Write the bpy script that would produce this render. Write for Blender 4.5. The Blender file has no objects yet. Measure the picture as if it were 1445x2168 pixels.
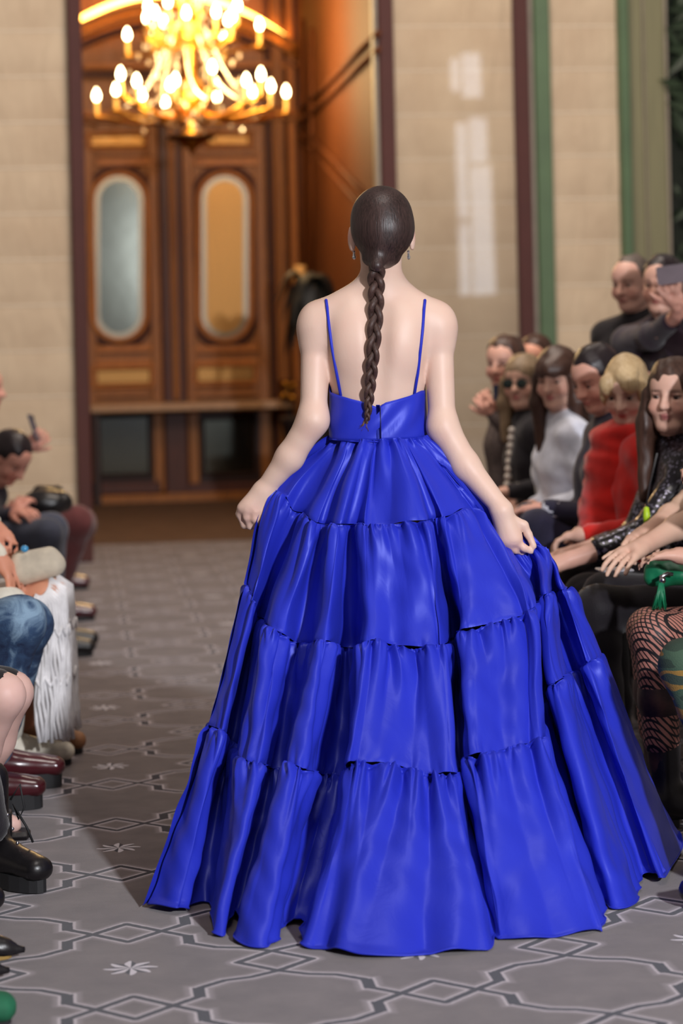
import bpy, math, random
import numpy as np
from mathutils import Vector, Matrix
from mathutils.bvhtree import BVHTree

# ------------------------------------------------------------------ camera
scene = bpy.context.scene
F_PX, CAM_H, HOR, CX = 5100.0, 1.39, 715.0, 722.5
ROLL = 0.023
YAW = math.atan((CX - 145.0) / F_PX)
FWD = np.array([math.sin(YAW), math.cos(YAW), 0.0])
RGT = np.array([math.cos(YAW), -math.sin(YAW), 0.0])
UPV = np.array([0.0, 0.0, 1.0])
CR, SR = math.cos(ROLL), math.sin(ROLL)
cam_data = bpy.data.cameras.new('camera')
cam = bpy.data.objects.new('camera', cam_data)
scene.collection.objects.link(cam)
scene.camera = cam
rv, uv = RGT * CR - UPV * SR, UPV * CR + RGT * SR
M = Matrix.Identity(4)
for i in range(3):
    M[i][0], M[i][1], M[i][2] = rv[i], uv[i], -FWD[i]
M[2][3] = CAM_H
cam.matrix_world = M
cam_data.sensor_width = 36.0
cam_data.sensor_fit = 'AUTO'
cam_data.lens = 36.0 * F_PX / 2168.0
cam_data.shift_y = -(1084.0 - HOR) / 2168.0
cam_data.dof.use_dof = True
cam_data.dof.focus_distance = 6.25
cam_data.dof.aperture_fstop = 2.6
cam_data.clip_end = 200

# ------------------------------------------------------------------ world, key light, exposure
world = bpy.data.worlds.new('world')
scene.world = world
world.use_nodes = True
wb = world.node_tree.nodes['Background']
wb.inputs[0].default_value = (1.0, 0.85, 0.76, 1)
wb.inputs[1].default_value = 0.21

def area_light(name, loc, target, size, energy, col, shape='DISK'):
    l = bpy.data.lights.new(name, 'AREA')
    l.shape = shape
    l.size = size
    l.energy = energy
    l.color = col
    o = bpy.data.objects.new(name, l)
    scene.collection.objects.link(o)
    o.location = loc
    o.rotation_euler = (Vector(target) - Vector(loc)).to_track_quat('-Z', 'Y').to_euler()
    return o
area_light('stage_light', (2.75, -1.0, 3.0), (1.0, 6.4, 0.9), 0.34, 570, (0.94, 0.95, 1.0))
area_light('wall_fill_light', (1.6, 10.5, 5.6), (1.8, 15.5, 1.6), 3.0, 265, (1.0, 0.86, 0.74))  # added unseen fill, brightens the linen back wall
area_light('top_fill_light', (0.8, 5.2, 5.6), (1.2, 7.6, 0.8), 1.6, 65, (1.0, 0.92, 0.86))  # added unseen fill from above for the seated row and the gown
scene.view_settings.view_transform = 'Standard'
scene.view_settings.look = 'None'
scene.view_settings.exposure = 0.0
scene.view_settings.gamma = 1.0
scene.view_settings.use_curve_mapping = False

# ------------------------------------------------------------------ helpers
def uvpx(px, py):
    a, b = px - CX, py - HOR
    return CR * a - SR * b, SR * a + CR * b

def at(px, py, d):
    """point seen at (px, py) at distance d along the camera axis"""
    u, v = uvpx(px, py)
    return np.array([0, 0, CAM_H]) + FWD * d + RGT * (u * d / F_PX) - UPV * (v * d / F_PX)

def ground(px, py):
    u, v = uvpx(px, py)
    return at(px, py, F_PX * CAM_H / v)

def gdepth(px, py):
    return F_PX * CAM_H / uvpx(px, py)[1]

def at_y(px, py, Y):
    u, v = uvpx(px, py)
    d = FWD + RGT * (u / F_PX) - UPV * (v / F_PX)
    return np.array([0, 0, CAM_H]) + d * (Y / d[1])

def nrm(v):
    v = np.asarray(v, float)
    return v / (np.linalg.norm(v) + 1e-12)

LOC = {}

def empty(name, loc=(0, 0, 0), label=None, cat=None, group=None):
    o = bpy.data.objects.new(name, None)
    o.empty_display_size = 0.1
    scene.collection.objects.link(o)
    o.location = [float(c) for c in loc]
    LOC[o] = np.array(loc, float)
    return tag(o, label, cat, group)

def tag(o, label=None, cat=None, group=None, kind=None):
    if label: o['label'] = label
    if cat: o['category'] = cat
    if group: o['group'] = group
    if kind: o['kind'] = kind
    return o

def mesh_obj(name, verts, faces, mat, parent=None, smooth=True, colors=None):
    verts = np.asarray(verts, np.float32)
    off = LOC.get(parent, np.zeros(3)) if parent is not None else np.zeros(3)
    if parent is None:
        c = verts.mean(0).astype(float); c[2] = float(verts[:, 2].min()); off = c
    v = verts - off.astype(np.float32)
    me = bpy.data.meshes.new(name)
    if isinstance(faces, np.ndarray):
        n, k = faces.shape
        me.vertices.add(len(v)); me.vertices.foreach_set('co', v.ravel())
        me.loops.add(n * k); me.loops.foreach_set('vertex_index', faces.astype(np.int32).ravel())
        me.polygons.add(n)
        me.polygons.foreach_set('loop_start', np.arange(0, n * k, k, dtype=np.int32))
        me.polygons.foreach_set('loop_total', np.full(n, k, np.int32))
        me.update(calc_edges=True)
    else:
        me.from_pydata(v.tolist(), [], [tuple(int(i) for i in f) for f in faces])
        me.update()
    if smooth:
        me.polygons.foreach_set('use_smooth', np.ones(len(me.polygons), bool))
    if colors is not None:
        ca = me.color_attributes.new('Col', 'FLOAT_COLOR', 'POINT')
        cc = np.ones((len(v), 4), np.float32); cc[:, :3] = colors
        ca.data.foreach_set('color', cc.ravel())
    me.materials.append(mat)
    o = bpy.data.objects.new(name, me)
    scene.collection.objects.link(o)
    if parent is not None:
        o.parent = parent
        LOC[o] = off
    else:
        o.location = off.tolist()
        LOC[o] = off
    return o

def place_copy(src, name, parent, offset):
    o = bpy.data.objects.new(name, src.data)
    scene.collection.objects.link(o)
    o.parent = parent
    o.location = [float(c) for c in offset]
    return o

class MB:
    """collects simple shapes into one mesh"""
    def __init__(s):
        s.v, s.f = [], []
    def add(s, v, f):
        b = len(s.v)
        s.v += [list(map(float, p)) for p in v]
        s.f += [tuple(i + b for i in q) for q in f]
        return s
    def box(s, lo, hi, bev=0.0):
        x0, y0, z0 = lo; x1, y1, z1 = hi
        if bev <= 0:
            v = [(x0,y0,z0),(x1,y0,z0),(x1,y1,z0),(x0,y1,z0),(x0,y0,z1),(x1,y0,z1),(x1,y1,z1),(x0,y1,z1)]
            f = [(3,2,1,0),(4,5,6,7),(0,1,5,4),(1,2,6,5),(2,3,7,6),(3,0,4,7)]
            return s.add(v, f)
        b = min(bev, (x1-x0)/2.01, (y1-y0)/2.01, (z1-z0)/2.01)
        V, idx = [], {}
        for i, x in enumerate((x0, x1)):
            for j, y in enumerate((y0, y1)):
                for k, z in enumerate((z0, z1)):
                    sx, sy, sz = (b if i == 0 else -b), (b if j == 0 else -b), (b if k == 0 else -b)
                    for a in range(3):
                        p = [x + sx, y + sy, z + sz]
                        p[a] = (x, y, z)[a]
                        idx[(i, j, k, a)] = len(V); V.append(p)
        Fc = []
        for a in range(3):
            o1, o2 = (a + 1) % 3, (a + 2) % 3
            for side in (0, 1):
                q = []
                for (p, r) in ((0,0),(1,0),(1,1),(0,1)):
                    c = [0,0,0]; c[a] = side; c[o1] = p; c[o2] = r
                    q.append(idx[(c[0],c[1],c[2],a)])
                Fc.append(tuple(q if side else q[::-1]))
        for a in range(3):
            o1, o2 = (a + 1) % 3, (a + 2) % 3
            for p in (0, 1):
                for r in (0, 1):
                    c0 = [0,0,0]; c1 = [0,0,0]
                    c0[a] = 0; c1[a] = 1; c0[o1] = c1[o1] = p; c0[o2] = c1[o2] = r
                    q = [idx[(*c0,o1)], idx[(*c1,o1)], idx[(*c1,o2)], idx[(*c0,o2)]]
                    Fc.append(tuple(q if (p == r) else q[::-1]))
        for i in (0,1):
            for j in (0,1):
                for k in (0,1):
                    t = [idx[(i,j,k,a)] for a in range(3)]
                    Fc.append(tuple(t if (i+j+k) % 2 else t[::-1]))
        return s.add(V, Fc)
    def tube(s, pts, r, n=8, caps=True):
        pts = [np.asarray(p, float) for p in pts]
        rs = r if hasattr(r, '__len__') else [r] * len(pts)
        base = len(s.v); up = None; m = len(pts)
        for i, p in enumerate(pts):
            t = nrm(pts[min(i+1, m-1)] - pts[max(i-1, 0)])
            if up is None:
                up = np.array([0,0,1.0]) if abs(t[2]) < .9 else np.array([1.0,0,0])
            a = nrm(np.cross(t, up)); b = np.cross(a, t); up = b
            for k in range(n):
                an = 2*math.pi*k/n
                s.v.append(list(p + (a*math.cos(an) + b*math.sin(an)) * rs[i]))
        for i in range(m-1):
            for k in range(n):
                k2 = (k+1) % n
                s.f.append((base+i*n+k, base+(i+1)*n+k, base+(i+1)*n+k2, base+i*n+k2))
        if caps:
            s.f.append(tuple(base+k for k in range(n)))
            s.f.append(tuple(base+(m-1)*n+k for k in reversed(range(n))))
        return s
    def lathe(s, prof, c=(0,0,0), n=16):
        base = len(s.v)
        for r, z in prof:
            for k in range(n):
                an = 2*math.pi*k/n
                s.v.append([c[0]+r*math.cos(an), c[1]+r*math.sin(an), c[2]+z])
        for i in range(len(prof)-1):
            for k in range(n):
                k2 = (k+1) % n
                s.f.append((base+i*n+k, base+i*n+k2, base+(i+1)*n+k2, base+(i+1)*n+k))
        return s
    def ball(s, c, r, n=10, m=7):
        rx, ry, rz = r if hasattr(r, '__len__') else (r, r, r)
        base = len(s.v)
        for i in range(m+1):
            th = math.pi*i/m
            for k in range(n):
                an = 2*math.pi*k/n
                s.v.append([c[0]+rx*math.sin(th)*math.cos(an), c[1]+ry*math.sin(th)*math.sin(an), c[2]+rz*math.cos(th)])
        for i in range(m):
            for k in range(n):
                k2 = (k+1) % n
                s.f.append((base+i*n+k, base+(i+1)*n+k, base+(i+1)*n+k2, base+i*n+k2))
        return s
    def prism(s, poly, y0, y1):
        """polygon in (x, z) extruded from y0 to y1"""
        n = len(poly)
        v = [(x, y0, z) for x, z in poly] + [(x, y1, z) for x, z in poly]
        f = [tuple(range(n)), tuple(range(2*n-1, n-1, -1))]
        for i in range(n):
            j = (i+1) % n
            f.append((i, i+n, j+n, j))
        return s.add(v, f)
    def build(s, name, mat, parent=None, smooth=False):
        return mesh_obj(name, np.array(s.v), s.f, mat, parent, smooth)

# ------------------------------------------------------------------ materials
MATS = {}

def lin(c):
    return tuple(((x/255.0)/12.92 if x/255.0 <= 0.04045 else ((x/255.0+0.055)/1.055)**2.4) for x in c)

class N:
    """small node-graph writer"""
    def __init__(s, name):
        s.m = bpy.data.materials.new(name); s.m.use_nodes = True
        s.t = s.m.node_tree; s.b = s.t.nodes['Principled BSDF']; s.out = s.t.nodes['Material Output']
    def n(s, typ, **kw):
        nd = s.t.nodes.new(typ)
        for k, v in kw.items(): setattr(nd, k, v)
        return nd
    def link(s, a, b):
        s.t.links.new(a, b)
    def inp(s, sock, v):
        if isinstance(v, bpy.types.NodeSocket): s.link(v, sock)
        else: sock.default_value = v
    def math(s, op, a, b=None, c=None, clamp=False):
        nd = s.n('ShaderNodeMath', operation=op, use_clamp=clamp)
        s.inp(nd.inputs[0], a)
        if b is not None: s.inp(nd.inputs[1], b)
        if c is not None: s.inp(nd.inputs[2], c)
        return nd.outputs[0]
    def vmath(s, op, a, b=None, scale=None):
        nd = s.n('ShaderNodeVectorMath', operation=op)
        s.inp(nd.inputs[0], a)
        if b is not None: s.inp(nd.inputs[1], b)
        if scale is not None: s.inp(nd.inputs['Scale'], scale)
        return nd.outputs['Value'] if op in ('LENGTH', 'DOT_PRODUCT', 'DISTANCE') else nd.outputs[0]
    def obco(s, scale=(1,1,1), rot=(0,0,0)):
        tc = s.n('ShaderNodeTexCoord'); mp = s.n('ShaderNodeMapping')
        mp.inputs['Scale'].default_value = scale; mp.inputs['Rotation'].default_value = rot
        s.link(tc.outputs['Object'], mp.inputs[0])
        return mp.outputs[0]
    def noise(s, vec, scale, detail=3, rough=.5, dist=0):
        nd = s.n('ShaderNodeTexNoise')
        s.link(vec, nd.inputs['Vector'])
        nd.inputs['Scale'].default_value = scale; nd.inputs['Detail'].default_value = detail
        nd.inputs['Roughness'].default_value = rough; nd.inputs['Distortion'].default_value = dist
        return nd.outputs['Fac']
    def ramp(s, fac, stops, interp='LINEAR'):
        nd = s.n('ShaderNodeValToRGB'); nd.color_ramp.interpolation = interp
        e = nd.color_ramp.elements
        while len(e) < len(stops): e.new(0.5)
        for i, (p, c) in enumerate(stops):
            e[i].position = p; e[i].color = (*c, 1)
        s.link(fac, nd.inputs[0])
        return nd.outputs[0]
    def mix(s, fac, a, b):
        nd = s.n('ShaderNodeMix', data_type='RGBA')
        s.inp(nd.inputs[0], fac)
        s.inp(nd.inputs[6], a if isinstance(a, bpy.types.NodeSocket) else (*a, 1))
        s.inp(nd.inputs[7], b if isinstance(b, bpy.types.NodeSocket) else (*b, 1))
        return nd.outputs[2]
    def bump(s, h, strength=.2, dist=.01):
        nd = s.n('ShaderNodeBump'); nd.inputs['Strength'].default_value = strength
        nd.inputs['Distance'].default_value = dist
        s.link(h, nd.inputs['Height']); s.link(nd.outputs[0], s.b.inputs['Normal'])
    def col(s, v): s.inp(s.b.inputs['Base Color'], v if isinstance(v, bpy.types.NodeSocket) else (*v, 1))
    def set(s, **kw):
        for k, v in kw.items():
            s.b.inputs[k.replace('_', ' ')].default_value = v

def pmat(name, rgb, rough=.6, var=.18, scale=30, bump=.15, bscale=None, metal=0, spec=.5, sheen=0, coat=0, stretch=(1,1,1), dist=.004):
    if name in MATS: return MATS[name]
    g = N(name); c = lin(rgb)
    co = g.obco(stretch)
    nz = g.noise(co, scale, 4)
    lo = tuple(x*(1-var) for x in c); hi = tuple(min(1, x*(1+var)) for x in c)
    g.col(g.ramp(nz, [(.3, lo), (.7, hi)]))
    g.set(Roughness=rough, Metallic=metal, Specular_IOR_Level=spec, Sheen_Weight=sheen, Coat_Weight=coat)
    if bump: g.bump(g.noise(co, bscale or scale*4, 3), bump, dist)
    MATS[name] = g.m
    return g.m

def emat(name, rgb, strength):
    if name in MATS: return MATS[name]
    g = N(name)
    g.col((0.02, 0.02, 0.02))
    g.b.inputs['Emission Color'].default_value = (*lin(rgb), 1)
    g.b.inputs['Emission Strength'].default_value = strength
    MATS[name] = g.m
    return g.m

# ------------------------------------------------------------------ signed distance bodies
def rotm(fx, fz=(0, 0, 1)):
    """columns: forward, left, up"""
    f = nrm(fx); l = nrm(np.cross(fz, f)); u = np.cross(f, l)
    return np.stack([f, l, u], 1)

def cap(a, b, ra, rb=None, k=.02, op='u'):
    return dict(t='c', a=np.asarray(a, float), b=np.asarray(b, float), ra=ra, rb=ra if rb is None else rb, k=k, op=op)

def ell(c, r, R=None, k=.02, op='u'):
    return dict(t='e', c=np.asarray(c, float), r=np.asarray(r if hasattr(r, '__len__') else (r, r, r), float),
                R=np.eye(3) if R is None else R, k=k, op=op)

def sd(p, P):
    if p['t'] == 'c':
        ba = p['b'] - p['a']; pa = P - p['a'].astype(np.float32)
        h = np.clip((pa @ ba.astype(np.float32)) / max(float(ba @ ba), 1e-9), 0, 1)
        q = pa - h[..., None] * ba.astype(np.float32)
        return np.sqrt((q*q).sum(-1)) - (p['ra'] + (p['rb'] - p['ra']) * h)
    q = (P - p['c'].astype(np.float32)) @ p['R'].astype(np.float32)
    r = p['r'].astype(np.float32)
    k0 = np.sqrt(((q/r)**2).sum(-1)); k1 = np.sqrt(((q/(r*r))**2).sum(-1)) + 1e-9
    return k0*(k0-1)/k1

def pbb(p, m):
    if p['t'] == 'c':
        lo = np.minimum(p['a'], p['b']) - max(p['ra'], p['rb']) - m
        hi = np.maximum(p['a'], p['b']) + max(p['ra'], p['rb']) + m
    else:
        e = np.abs(p['R']) @ p['r']
        lo, hi = p['c'] - e - m, p['c'] + e + m
    return lo, hi

def sdf_mesh(prims, res, floor=None, noise=None):
    m = 4*res
    bbs = [pbb(p, m) for p in prims if p['op'] == 'u']
    lo = np.min([b[0] for b in bbs], 0); hi = np.max([b[1] for b in bbs], 0)
    n = np.ceil((hi-lo)/res).astype(int) + 2
    D = np.full(n, 0.06, np.float32)
    ax = [(lo[i] + np.arange(n[i])*res).astype(np.float32) for i in range(3)]
    for p in prims:
        b0, b1 = pbb(p, m + p['k'])
        i0 = np.clip(np.floor((b0-lo)/res).astype(int), 0, n-1); i1 = np.clip(np.ceil((b1-lo)/res).astype(int)+1, 1, n)
        if (i1 <= i0).any(): continue
        sl = tuple(slice(i0[i], i1[i]) for i in range(3))
        P = np.stack(np.meshgrid(*[ax[i][sl[i]] for i in range(3)], indexing='ij'), -1)
        d = sd(p, P); A = D[sl]; k = max(p['k'], 1e-4)
        if p['op'] == 'u':
            h = np.maximum(k - np.abs(A-d), 0)/k
            D[sl] = np.minimum(A, d) - h*h*k*.25
        else:
            h = np.maximum(k - np.abs(A+d), 0)/k
            D[sl] = np.maximum(A, -d) + h*h*k*.25
    if noise is not None:
        near = np.nonzero(np.abs(D) < max(.02, 2.5*res))
        D[near] += noise(np.stack([ax[i][near[i]] for i in range(3)], -1))
    if floor is not None: D = np.maximum(D, (floor - ax[2])[None, None, :])
    return surface_nets(D, lo, res)

def surface_nets(D, lo, res):
    S = (D < 0)
    a, b = slice(None, -1), slice(1, None)
    o1 = S[a] | S[b]; n1 = S[a] & S[b]
    o1 = o1[:, a] | o1[:, b]; n1 = n1[:, a] & n1[:, b]
    act = (o1[:, :, a] | o1[:, :, b]) & ~(n1[:, :, a] & n1[:, :, b])
    idx = np.argwhere(act)
    ids = np.full(act.shape, -1, np.int32); ids[act] = np.arange(len(idx))
    acc = np.zeros((len(idx), 3), np.float32); num = np.zeros(len(idx), np.float32)
    cor = [(i, j, k) for i in (0, 1) for j in (0, 1) for k in (0, 1)]
    val = {c: D[idx[:, 0]+c[0], idx[:, 1]+c[1], idx[:, 2]+c[2]] for c in cor}
    for c in cor:
        for x in range(3):
            if c[x] == 0:
                c2 = list(c); c2[x] = 1; c2 = tuple(c2)
                v0, v1 = val[c], val[c2]
                m = (v0 < 0) != (v1 < 0)
                t = np.where(m, v0/np.where(m, v0-v1, 1), 0)
                for y in range(3):
                    acc[:, y] += np.where(m, (t if y == x else c[y]), 0)
                num += m
    V = (idx + acc/num[:, None])*res + lo
    Q = []
    for x in range(3):
        y, z = (x+1) % 3, (x+2) % 3
        s0 = [slice(None)]*3; s1 = [slice(None)]*3
        s0[x] = slice(None, -1); s1[x] = slice(1, None)
        e = S[tuple(s0)] != S[tuple(s1)]
        w = np.argwhere(e)
        w = w[(w[:, y] > 0) & (w[:, z] > 0) & (w[:, y] < D.shape[y]-1) & (w[:, z] < D.shape[z]-1)]
        ins = S[w[:, 0], w[:, 1], w[:, 2]]
        def cell(dy, dz):
            c = w.copy(); c[:, y] -= dy; c[:, z] -= dz
            return ids[c[:, 0], c[:, 1], c[:, 2]]
        q = np.stack([cell(1, 1), cell(0, 1), cell(0, 0), cell(1, 0)], 1)
        q[~ins] = q[~ins][:, ::-1]
        Q.append(q)
    Q = np.concatenate(Q); Q = Q[(Q >= 0).all(1)]
    return V, Q

def fold_noise(seed, amp, scale, dirs=5, stretch=(1, 1, 1)):
    r = np.random.RandomState(seed)
    K = r.normal(size=(dirs, 3)) * scale * np.asarray(stretch); ph = r.uniform(0, 6.28, dirs)
    K2 = r.normal(size=(dirs, 3)) * scale * .5
    def f(P):
        s = 0
        for i in range(dirs):
            s = s + np.sin(P @ K[i].astype(np.float32) + ph[i] + 1.5*np.sin(P @ K2[i].astype(np.float32)))
        return (amp * s / dirs).astype(np.float32)
    return f
# ------------------------------------------------------------------ the room
Y_WALL, Y_DOOR = 15.5, 21.0

def carpet_material():
    g = N('patterned_carpet')
    H = 0.463*CAM_H; W = H/2
    o = ground(269, 1975)                      # a diamond of the woven trellis
    tc = g.n('ShaderNodeTexCoord')
    p = g.vmath('SUBTRACT', tc.outputs['Object'], (float(o[0]), float(o[1]), 0))
    sx = g.n('ShaderNodeSeparateXYZ'); g.link(p, sx.inputs[0])
    def fold(v, period):
        a = g.math('ADD', g.math('DIVIDE', v, period), .5)
        return g.math('MULTIPLY', g.math('ABSOLUTE', g.math('SUBTRACT', g.math('FRACT', a), .5)), period)
    x = fold(sx.outputs[0], 2*W); y = fold(sx.outputs[1], H)
    cb = g.n('ShaderNodeCombineXYZ'); g.link(x, cb.inputs[0]); g.link(y, cb.inputs[1])
    q = cb.outputs[0]
    def seg(a, b):
        A = (a[0]*W, a[1]*H, 0); B = (b[0]*W, b[1]*H, 0)
        ba = (B[0]-A[0], B[1]-A[1], 0); L = ba[0]**2 + ba[1]**2
        pa = g.vmath('SUBTRACT', q, A)
        h = g.math('DIVIDE', g.vmath('DOT_PRODUCT', pa, ba), L, clamp=True)
        return g.vmath('LENGTH', g.vmath('SUBTRACT', pa, g.vmath('SCALE', ba, scale=h)))
    path = [(1, .365), (.80, .30), (.62, .275), (.45, .20), (.43, .09), (.25, 0)]
    d = seg((.25, 0), (0, .135))
    for a, b in list(zip(path[:3], path[1:4])) + [(path[4], path[5]), ((1, .365), (.74, .5))]:
        d = g.math('MINIMUM', d, seg(a, b))
    ab = g.vmath('ABSOLUTE', g.vmath('SUBTRACT', q, (.435*W, .140*H, 0)))
    sb = g.n('ShaderNodeSeparateXYZ'); g.link(ab, sb.inputs[0])
    step = g.math('MAXIMUM', g.math('SUBTRACT', sb.outputs[0], .0035), g.math('SUBTRACT', sb.outputs[1], .030))
    d = g.math('MINIMUM', d, step)
    wob = g.noise(tc.outputs['Object'], 60, 2)
    d = g.math('ADD', d, g.math('MULTIPLY', g.math('SUBTRACT', wob, .5), .004))
    dark = g.math('SUBTRACT', 1, g.math('MULTIPLY', g.math('SUBTRACT', d, .0085), 500, clamp=True))
    pale = g.math('SUBTRACT', 1, g.math('MULTIPLY', g.math('SUBTRACT', d, .0150), 300, clamp=True))
    halo = g.math('SUBTRACT', 1, g.math('MULTIPLY', g.math('SUBTRACT', d, .019), 70, clamp=True))
    # woven star rosettes in every second cell
    yy = g.math('SUBTRACT', sx.outputs[1], -H/2)
    yf = g.math('MULTIPLY', g.math('SUBTRACT', g.math('FRACT', g.math('ADD', g.math('DIVIDE', yy, 2*H), .5)), .5), 2*H)
    xf = g.math('MULTIPLY', g.math('SUBTRACT', g.math('FRACT', g.math('ADD', g.math('DIVIDE', sx.outputs[0], 2*W), .5)), .5), 2*W)
    cb2 = g.n('ShaderNodeCombineXYZ'); g.link(xf, cb2.inputs[0]); g.link(yf, cb2.inputs[1])
    r = g.vmath('LENGTH', cb2.outputs[0]); an = g.math('ARCTAN2', yf, xf)
    a8 = g.math('ABSOLUTE', g.math('SUBTRACT', g.math('FRACT', g.math('ADD', g.math('DIVIDE', an, math.pi/4), .5)), .5))
    rad = g.math('SUBTRACT', .062, g.math('MULTIPLY', a8, .055))
    instar = g.math('LESS_THAN', r, rad)
    half = g.math('GREATER_THAN', g.math('FRACT', g.math('ADD', g.math('DIVIDE', an, math.pi/4), .5)), .42)
    nz = g.noise(tc.outputs['Object'], 7, 5, .6); nz2 = g.noise(tc.outputs['Object'], 420, 2)
    gap = g.ramp(nz, [(.25, lin((100, 91, 92))), (.75, lin((126, 116, 115)))])
    gap = g.mix(g.math('MULTIPLY', nz2, .35), gap, lin((88, 82, 88)))
    c = g.mix(g.math('MULTIPLY', halo, .35), gap, lin((178, 168, 174)))
    c = g.mix(g.math('MULTIPLY', pale, .72), c, lin((196, 186, 192)))
    c = g.mix(dark, c, lin((52, 51, 61)))
    st = g.mix(half, lin((58, 57, 66)), lin((205, 198, 205)))
    c = g.mix(instar, c, st)
    g.col(c)
    g.set(Roughness=.93, Specular_IOR_Level=.15, Sheen_Weight=.15)
    g.bump(nz2, .35, .004)
    return g.m

fl = MB().box((-6, -4, -.05), (9, 24, 0)).build('floor', carpet_material())
# keep the carpet's texture space equal to world space
fl.data.transform(Matrix.Translation(fl.location)); fl.location = (0, 0, 0); LOC[fl] = np.zeros(3)
tag(fl, kind='structure')

lob = MB().box((-.3, Y_WALL+1.2, .0), (2.6, Y_DOOR+.2, .004)).build('floor_lobby', pmat('brown_floor_sheet', (96, 77, 66), .95, .15, 5, .3, bscale=300, spec=.1))  # added brown sheet, darkens the lobby floor by its colour
tag(lob, kind='structure')

def wood(name, a, b, rough=.5):
    if name in MATS: return MATS[name]
    g = N(name)
    co = g.obco((14, 14, 1.2))
    nz = g.noise(co, 3.0, 6, .6, 1.0)
    g.col(g.ramp(nz, [(.25, lin(a)), (.75, lin(b))]))
    g.set(Roughness=rough, Specular_IOR_Level=.35)
    g.bump(nz, .12, .004)
    MATS[name] = g.m
    return g.m
W_MID = wood('varnished_oak', (116, 68, 26), (162, 102, 42))
W_LIT = wood('honey_oak', (150, 88, 36), (190, 120, 56))
W_DRK = wood('mahogany', (58, 26, 17), (84, 40, 24))
W_BLK = wood('dark_mahogany', (34, 17, 14), (52, 26, 20))
RED = pmat('maroon_paint', (74, 36, 32), .75, .08, 6, .05)
GREEN = pmat('green_paint', (74, 98, 64), .5, .1, 5, .05)
OLIVE = pmat('olive_paint', (120, 116, 84), .55, .12, 4, .05, stretch=(8, 8, .6))
GREY = pmat('grey_stone', (150, 140, 126), .6, .1, 9, .1)
GOLDM = pmat('gilt_brass', (205, 150, 66), .28, .12, 20, .05, metal=1)

def mirror_mat(name, rgb, rough):
    g = N(name); g.col(lin(rgb)); g.set(Metallic=1.0, Roughness=rough)
    nz = g.noise(g.obco(), 3, 2); g.bump(nz, .03, .02)
    return g.m
MIRROR = mirror_mat('bevelled_mirror', (112, 116, 108), .12)
BEV = mirror_mat('ground_bevel', (120, 112, 98), .38)
MIRROR2 = mirror_mat('amber_mirror', (150, 112, 66), .45)

def blind_mat():
    g = N('beige_linen'); co = g.obco()
    nz = g.noise(co, 2.2, 4, .6); fine = g.noise(g.obco((1, 1, .2)), 160, 2)
    g.col(g.ramp(nz, [(.3, lin((190, 168, 142))), (.7, lin((207, 187, 160)))]))
    g.set(Roughness=.75, Specular_IOR_Level=.3)
    wr = g.noise(g.obco((3.5, 1, 1.0)), 2.0, 2, .5, .8)
    h = g.math('ADD', g.math('MULTIPLY', wr, 1.0), g.math('MULTIPLY', fine, .03))
    g.bump(h, .5, .05)
    return g.m
LINEN = blind_mat()
SEAM = pmat('seam_tape', (215, 200, 178), .7, .05, 20, .1)

def X_at(px, Y): return at_y(px, HOR, Y)[0]
def Z_at(py, Y, px=400): return at_y(px, py, Y)[2]

def coursed(name, x0, x1, y_first, step_px, n, px_ref, label_y):
    """a run of linen courses divided by seams, one piece per course"""
    root = tag(empty(name, (x0, Y_WALL, 0)), kind='structure')
    ztop = Z_at(y_first, Y_WALL, px_ref); h = step_px*Y_WALL/F_PX
    k = 0
    z1 = ztop + h*math.ceil((5.2-ztop)/h)
    while z1 > 0.02:
        z0 = max(z1-h, 0.0)
        b = MB()
        nx, nz = 10, 6
        V = []
        for j in range(nz+1):
            t = j/nz
            for i in range(nx+1):
                s = i/nx
                bul = .010*math.sin(math.pi*t)**.6 + .0035*math.sin(s*9+k*1.7+t*2)*math.sin(math.pi*t)
                V.append((x0+(x1-x0)*s, Y_WALL-bul, z0+.004+(z1-z0-.008)*t))
        Fq = [(j*(nx+1)+i, j*(nx+1)+i+1, (j+1)*(nx+1)+i+1, (j+1)*(nx+1)+i) for j in range(nz) for i in range(nx)]
        b.add(V, Fq)
        b.build('linen_course', LINEN, root, True)
        MB().box((x0, Y_WALL-.006, z0-.005), (x1, Y_WALL+.004, z0+.005)).build('seam', SEAM, root)
        z1 = z0; k += 1
    MB().box((x0, Y_WALL+.006, 0), (x1, Y_WALL+.15, 5.2)).build('backing', LINEN, root)
    return root

def strip(name, pxa, pxb, mat, depth=.06, Y=Y_WALL, z0=0, z1=5.2):
    # pixel columns are read near the horizon, where the roll shifts nothing
    o = MB().box((X_at(pxa, Y), Y-depth, z0), (X_at(pxb, Y), Y+.1, z1), .006).build(name, mat)
    return tag(o, kind='structure')

# px columns below are measured at the horizon line
coursed('wall_left', X_at(-420, Y_WALL), X_at(158, Y_WALL), 65, 96, 12, 80, 0)
strip('trim_1', 158, 187, RED, .10)
strip('trim_2', 803, 812, GREY, .04)
strip('trim_3', 812, 843, RED, .10)
coursed('wall_centre', X_at(843, Y_WALL), X_at(1097, Y_WALL), 55, 95, 12, 950, 0)
strip('trim_4', 1097, 1127, RED, .10)
strip('trim_5', 1127, 1140, GREY, .03)
strip('trim_6', 1140, 1173, GREEN, .08)
coursed('wall_right', X_at(1173, Y_WALL), X_at(1317, Y_WALL), 55, 93, 12, 1230, 0)
strip('trim_7', 1317, 1338, GREEN, .10)
cols = [(1338, 1372, OLIVE, .02), (1372, 1376, GREY, .035), (1376, 1418, OLIVE, .02), (1418, 1424, GREY, .035)]
for i, (a, b, m, d) in enumerate(cols): strip('trim_%d' % (8+i), a, b, m, d)

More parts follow.
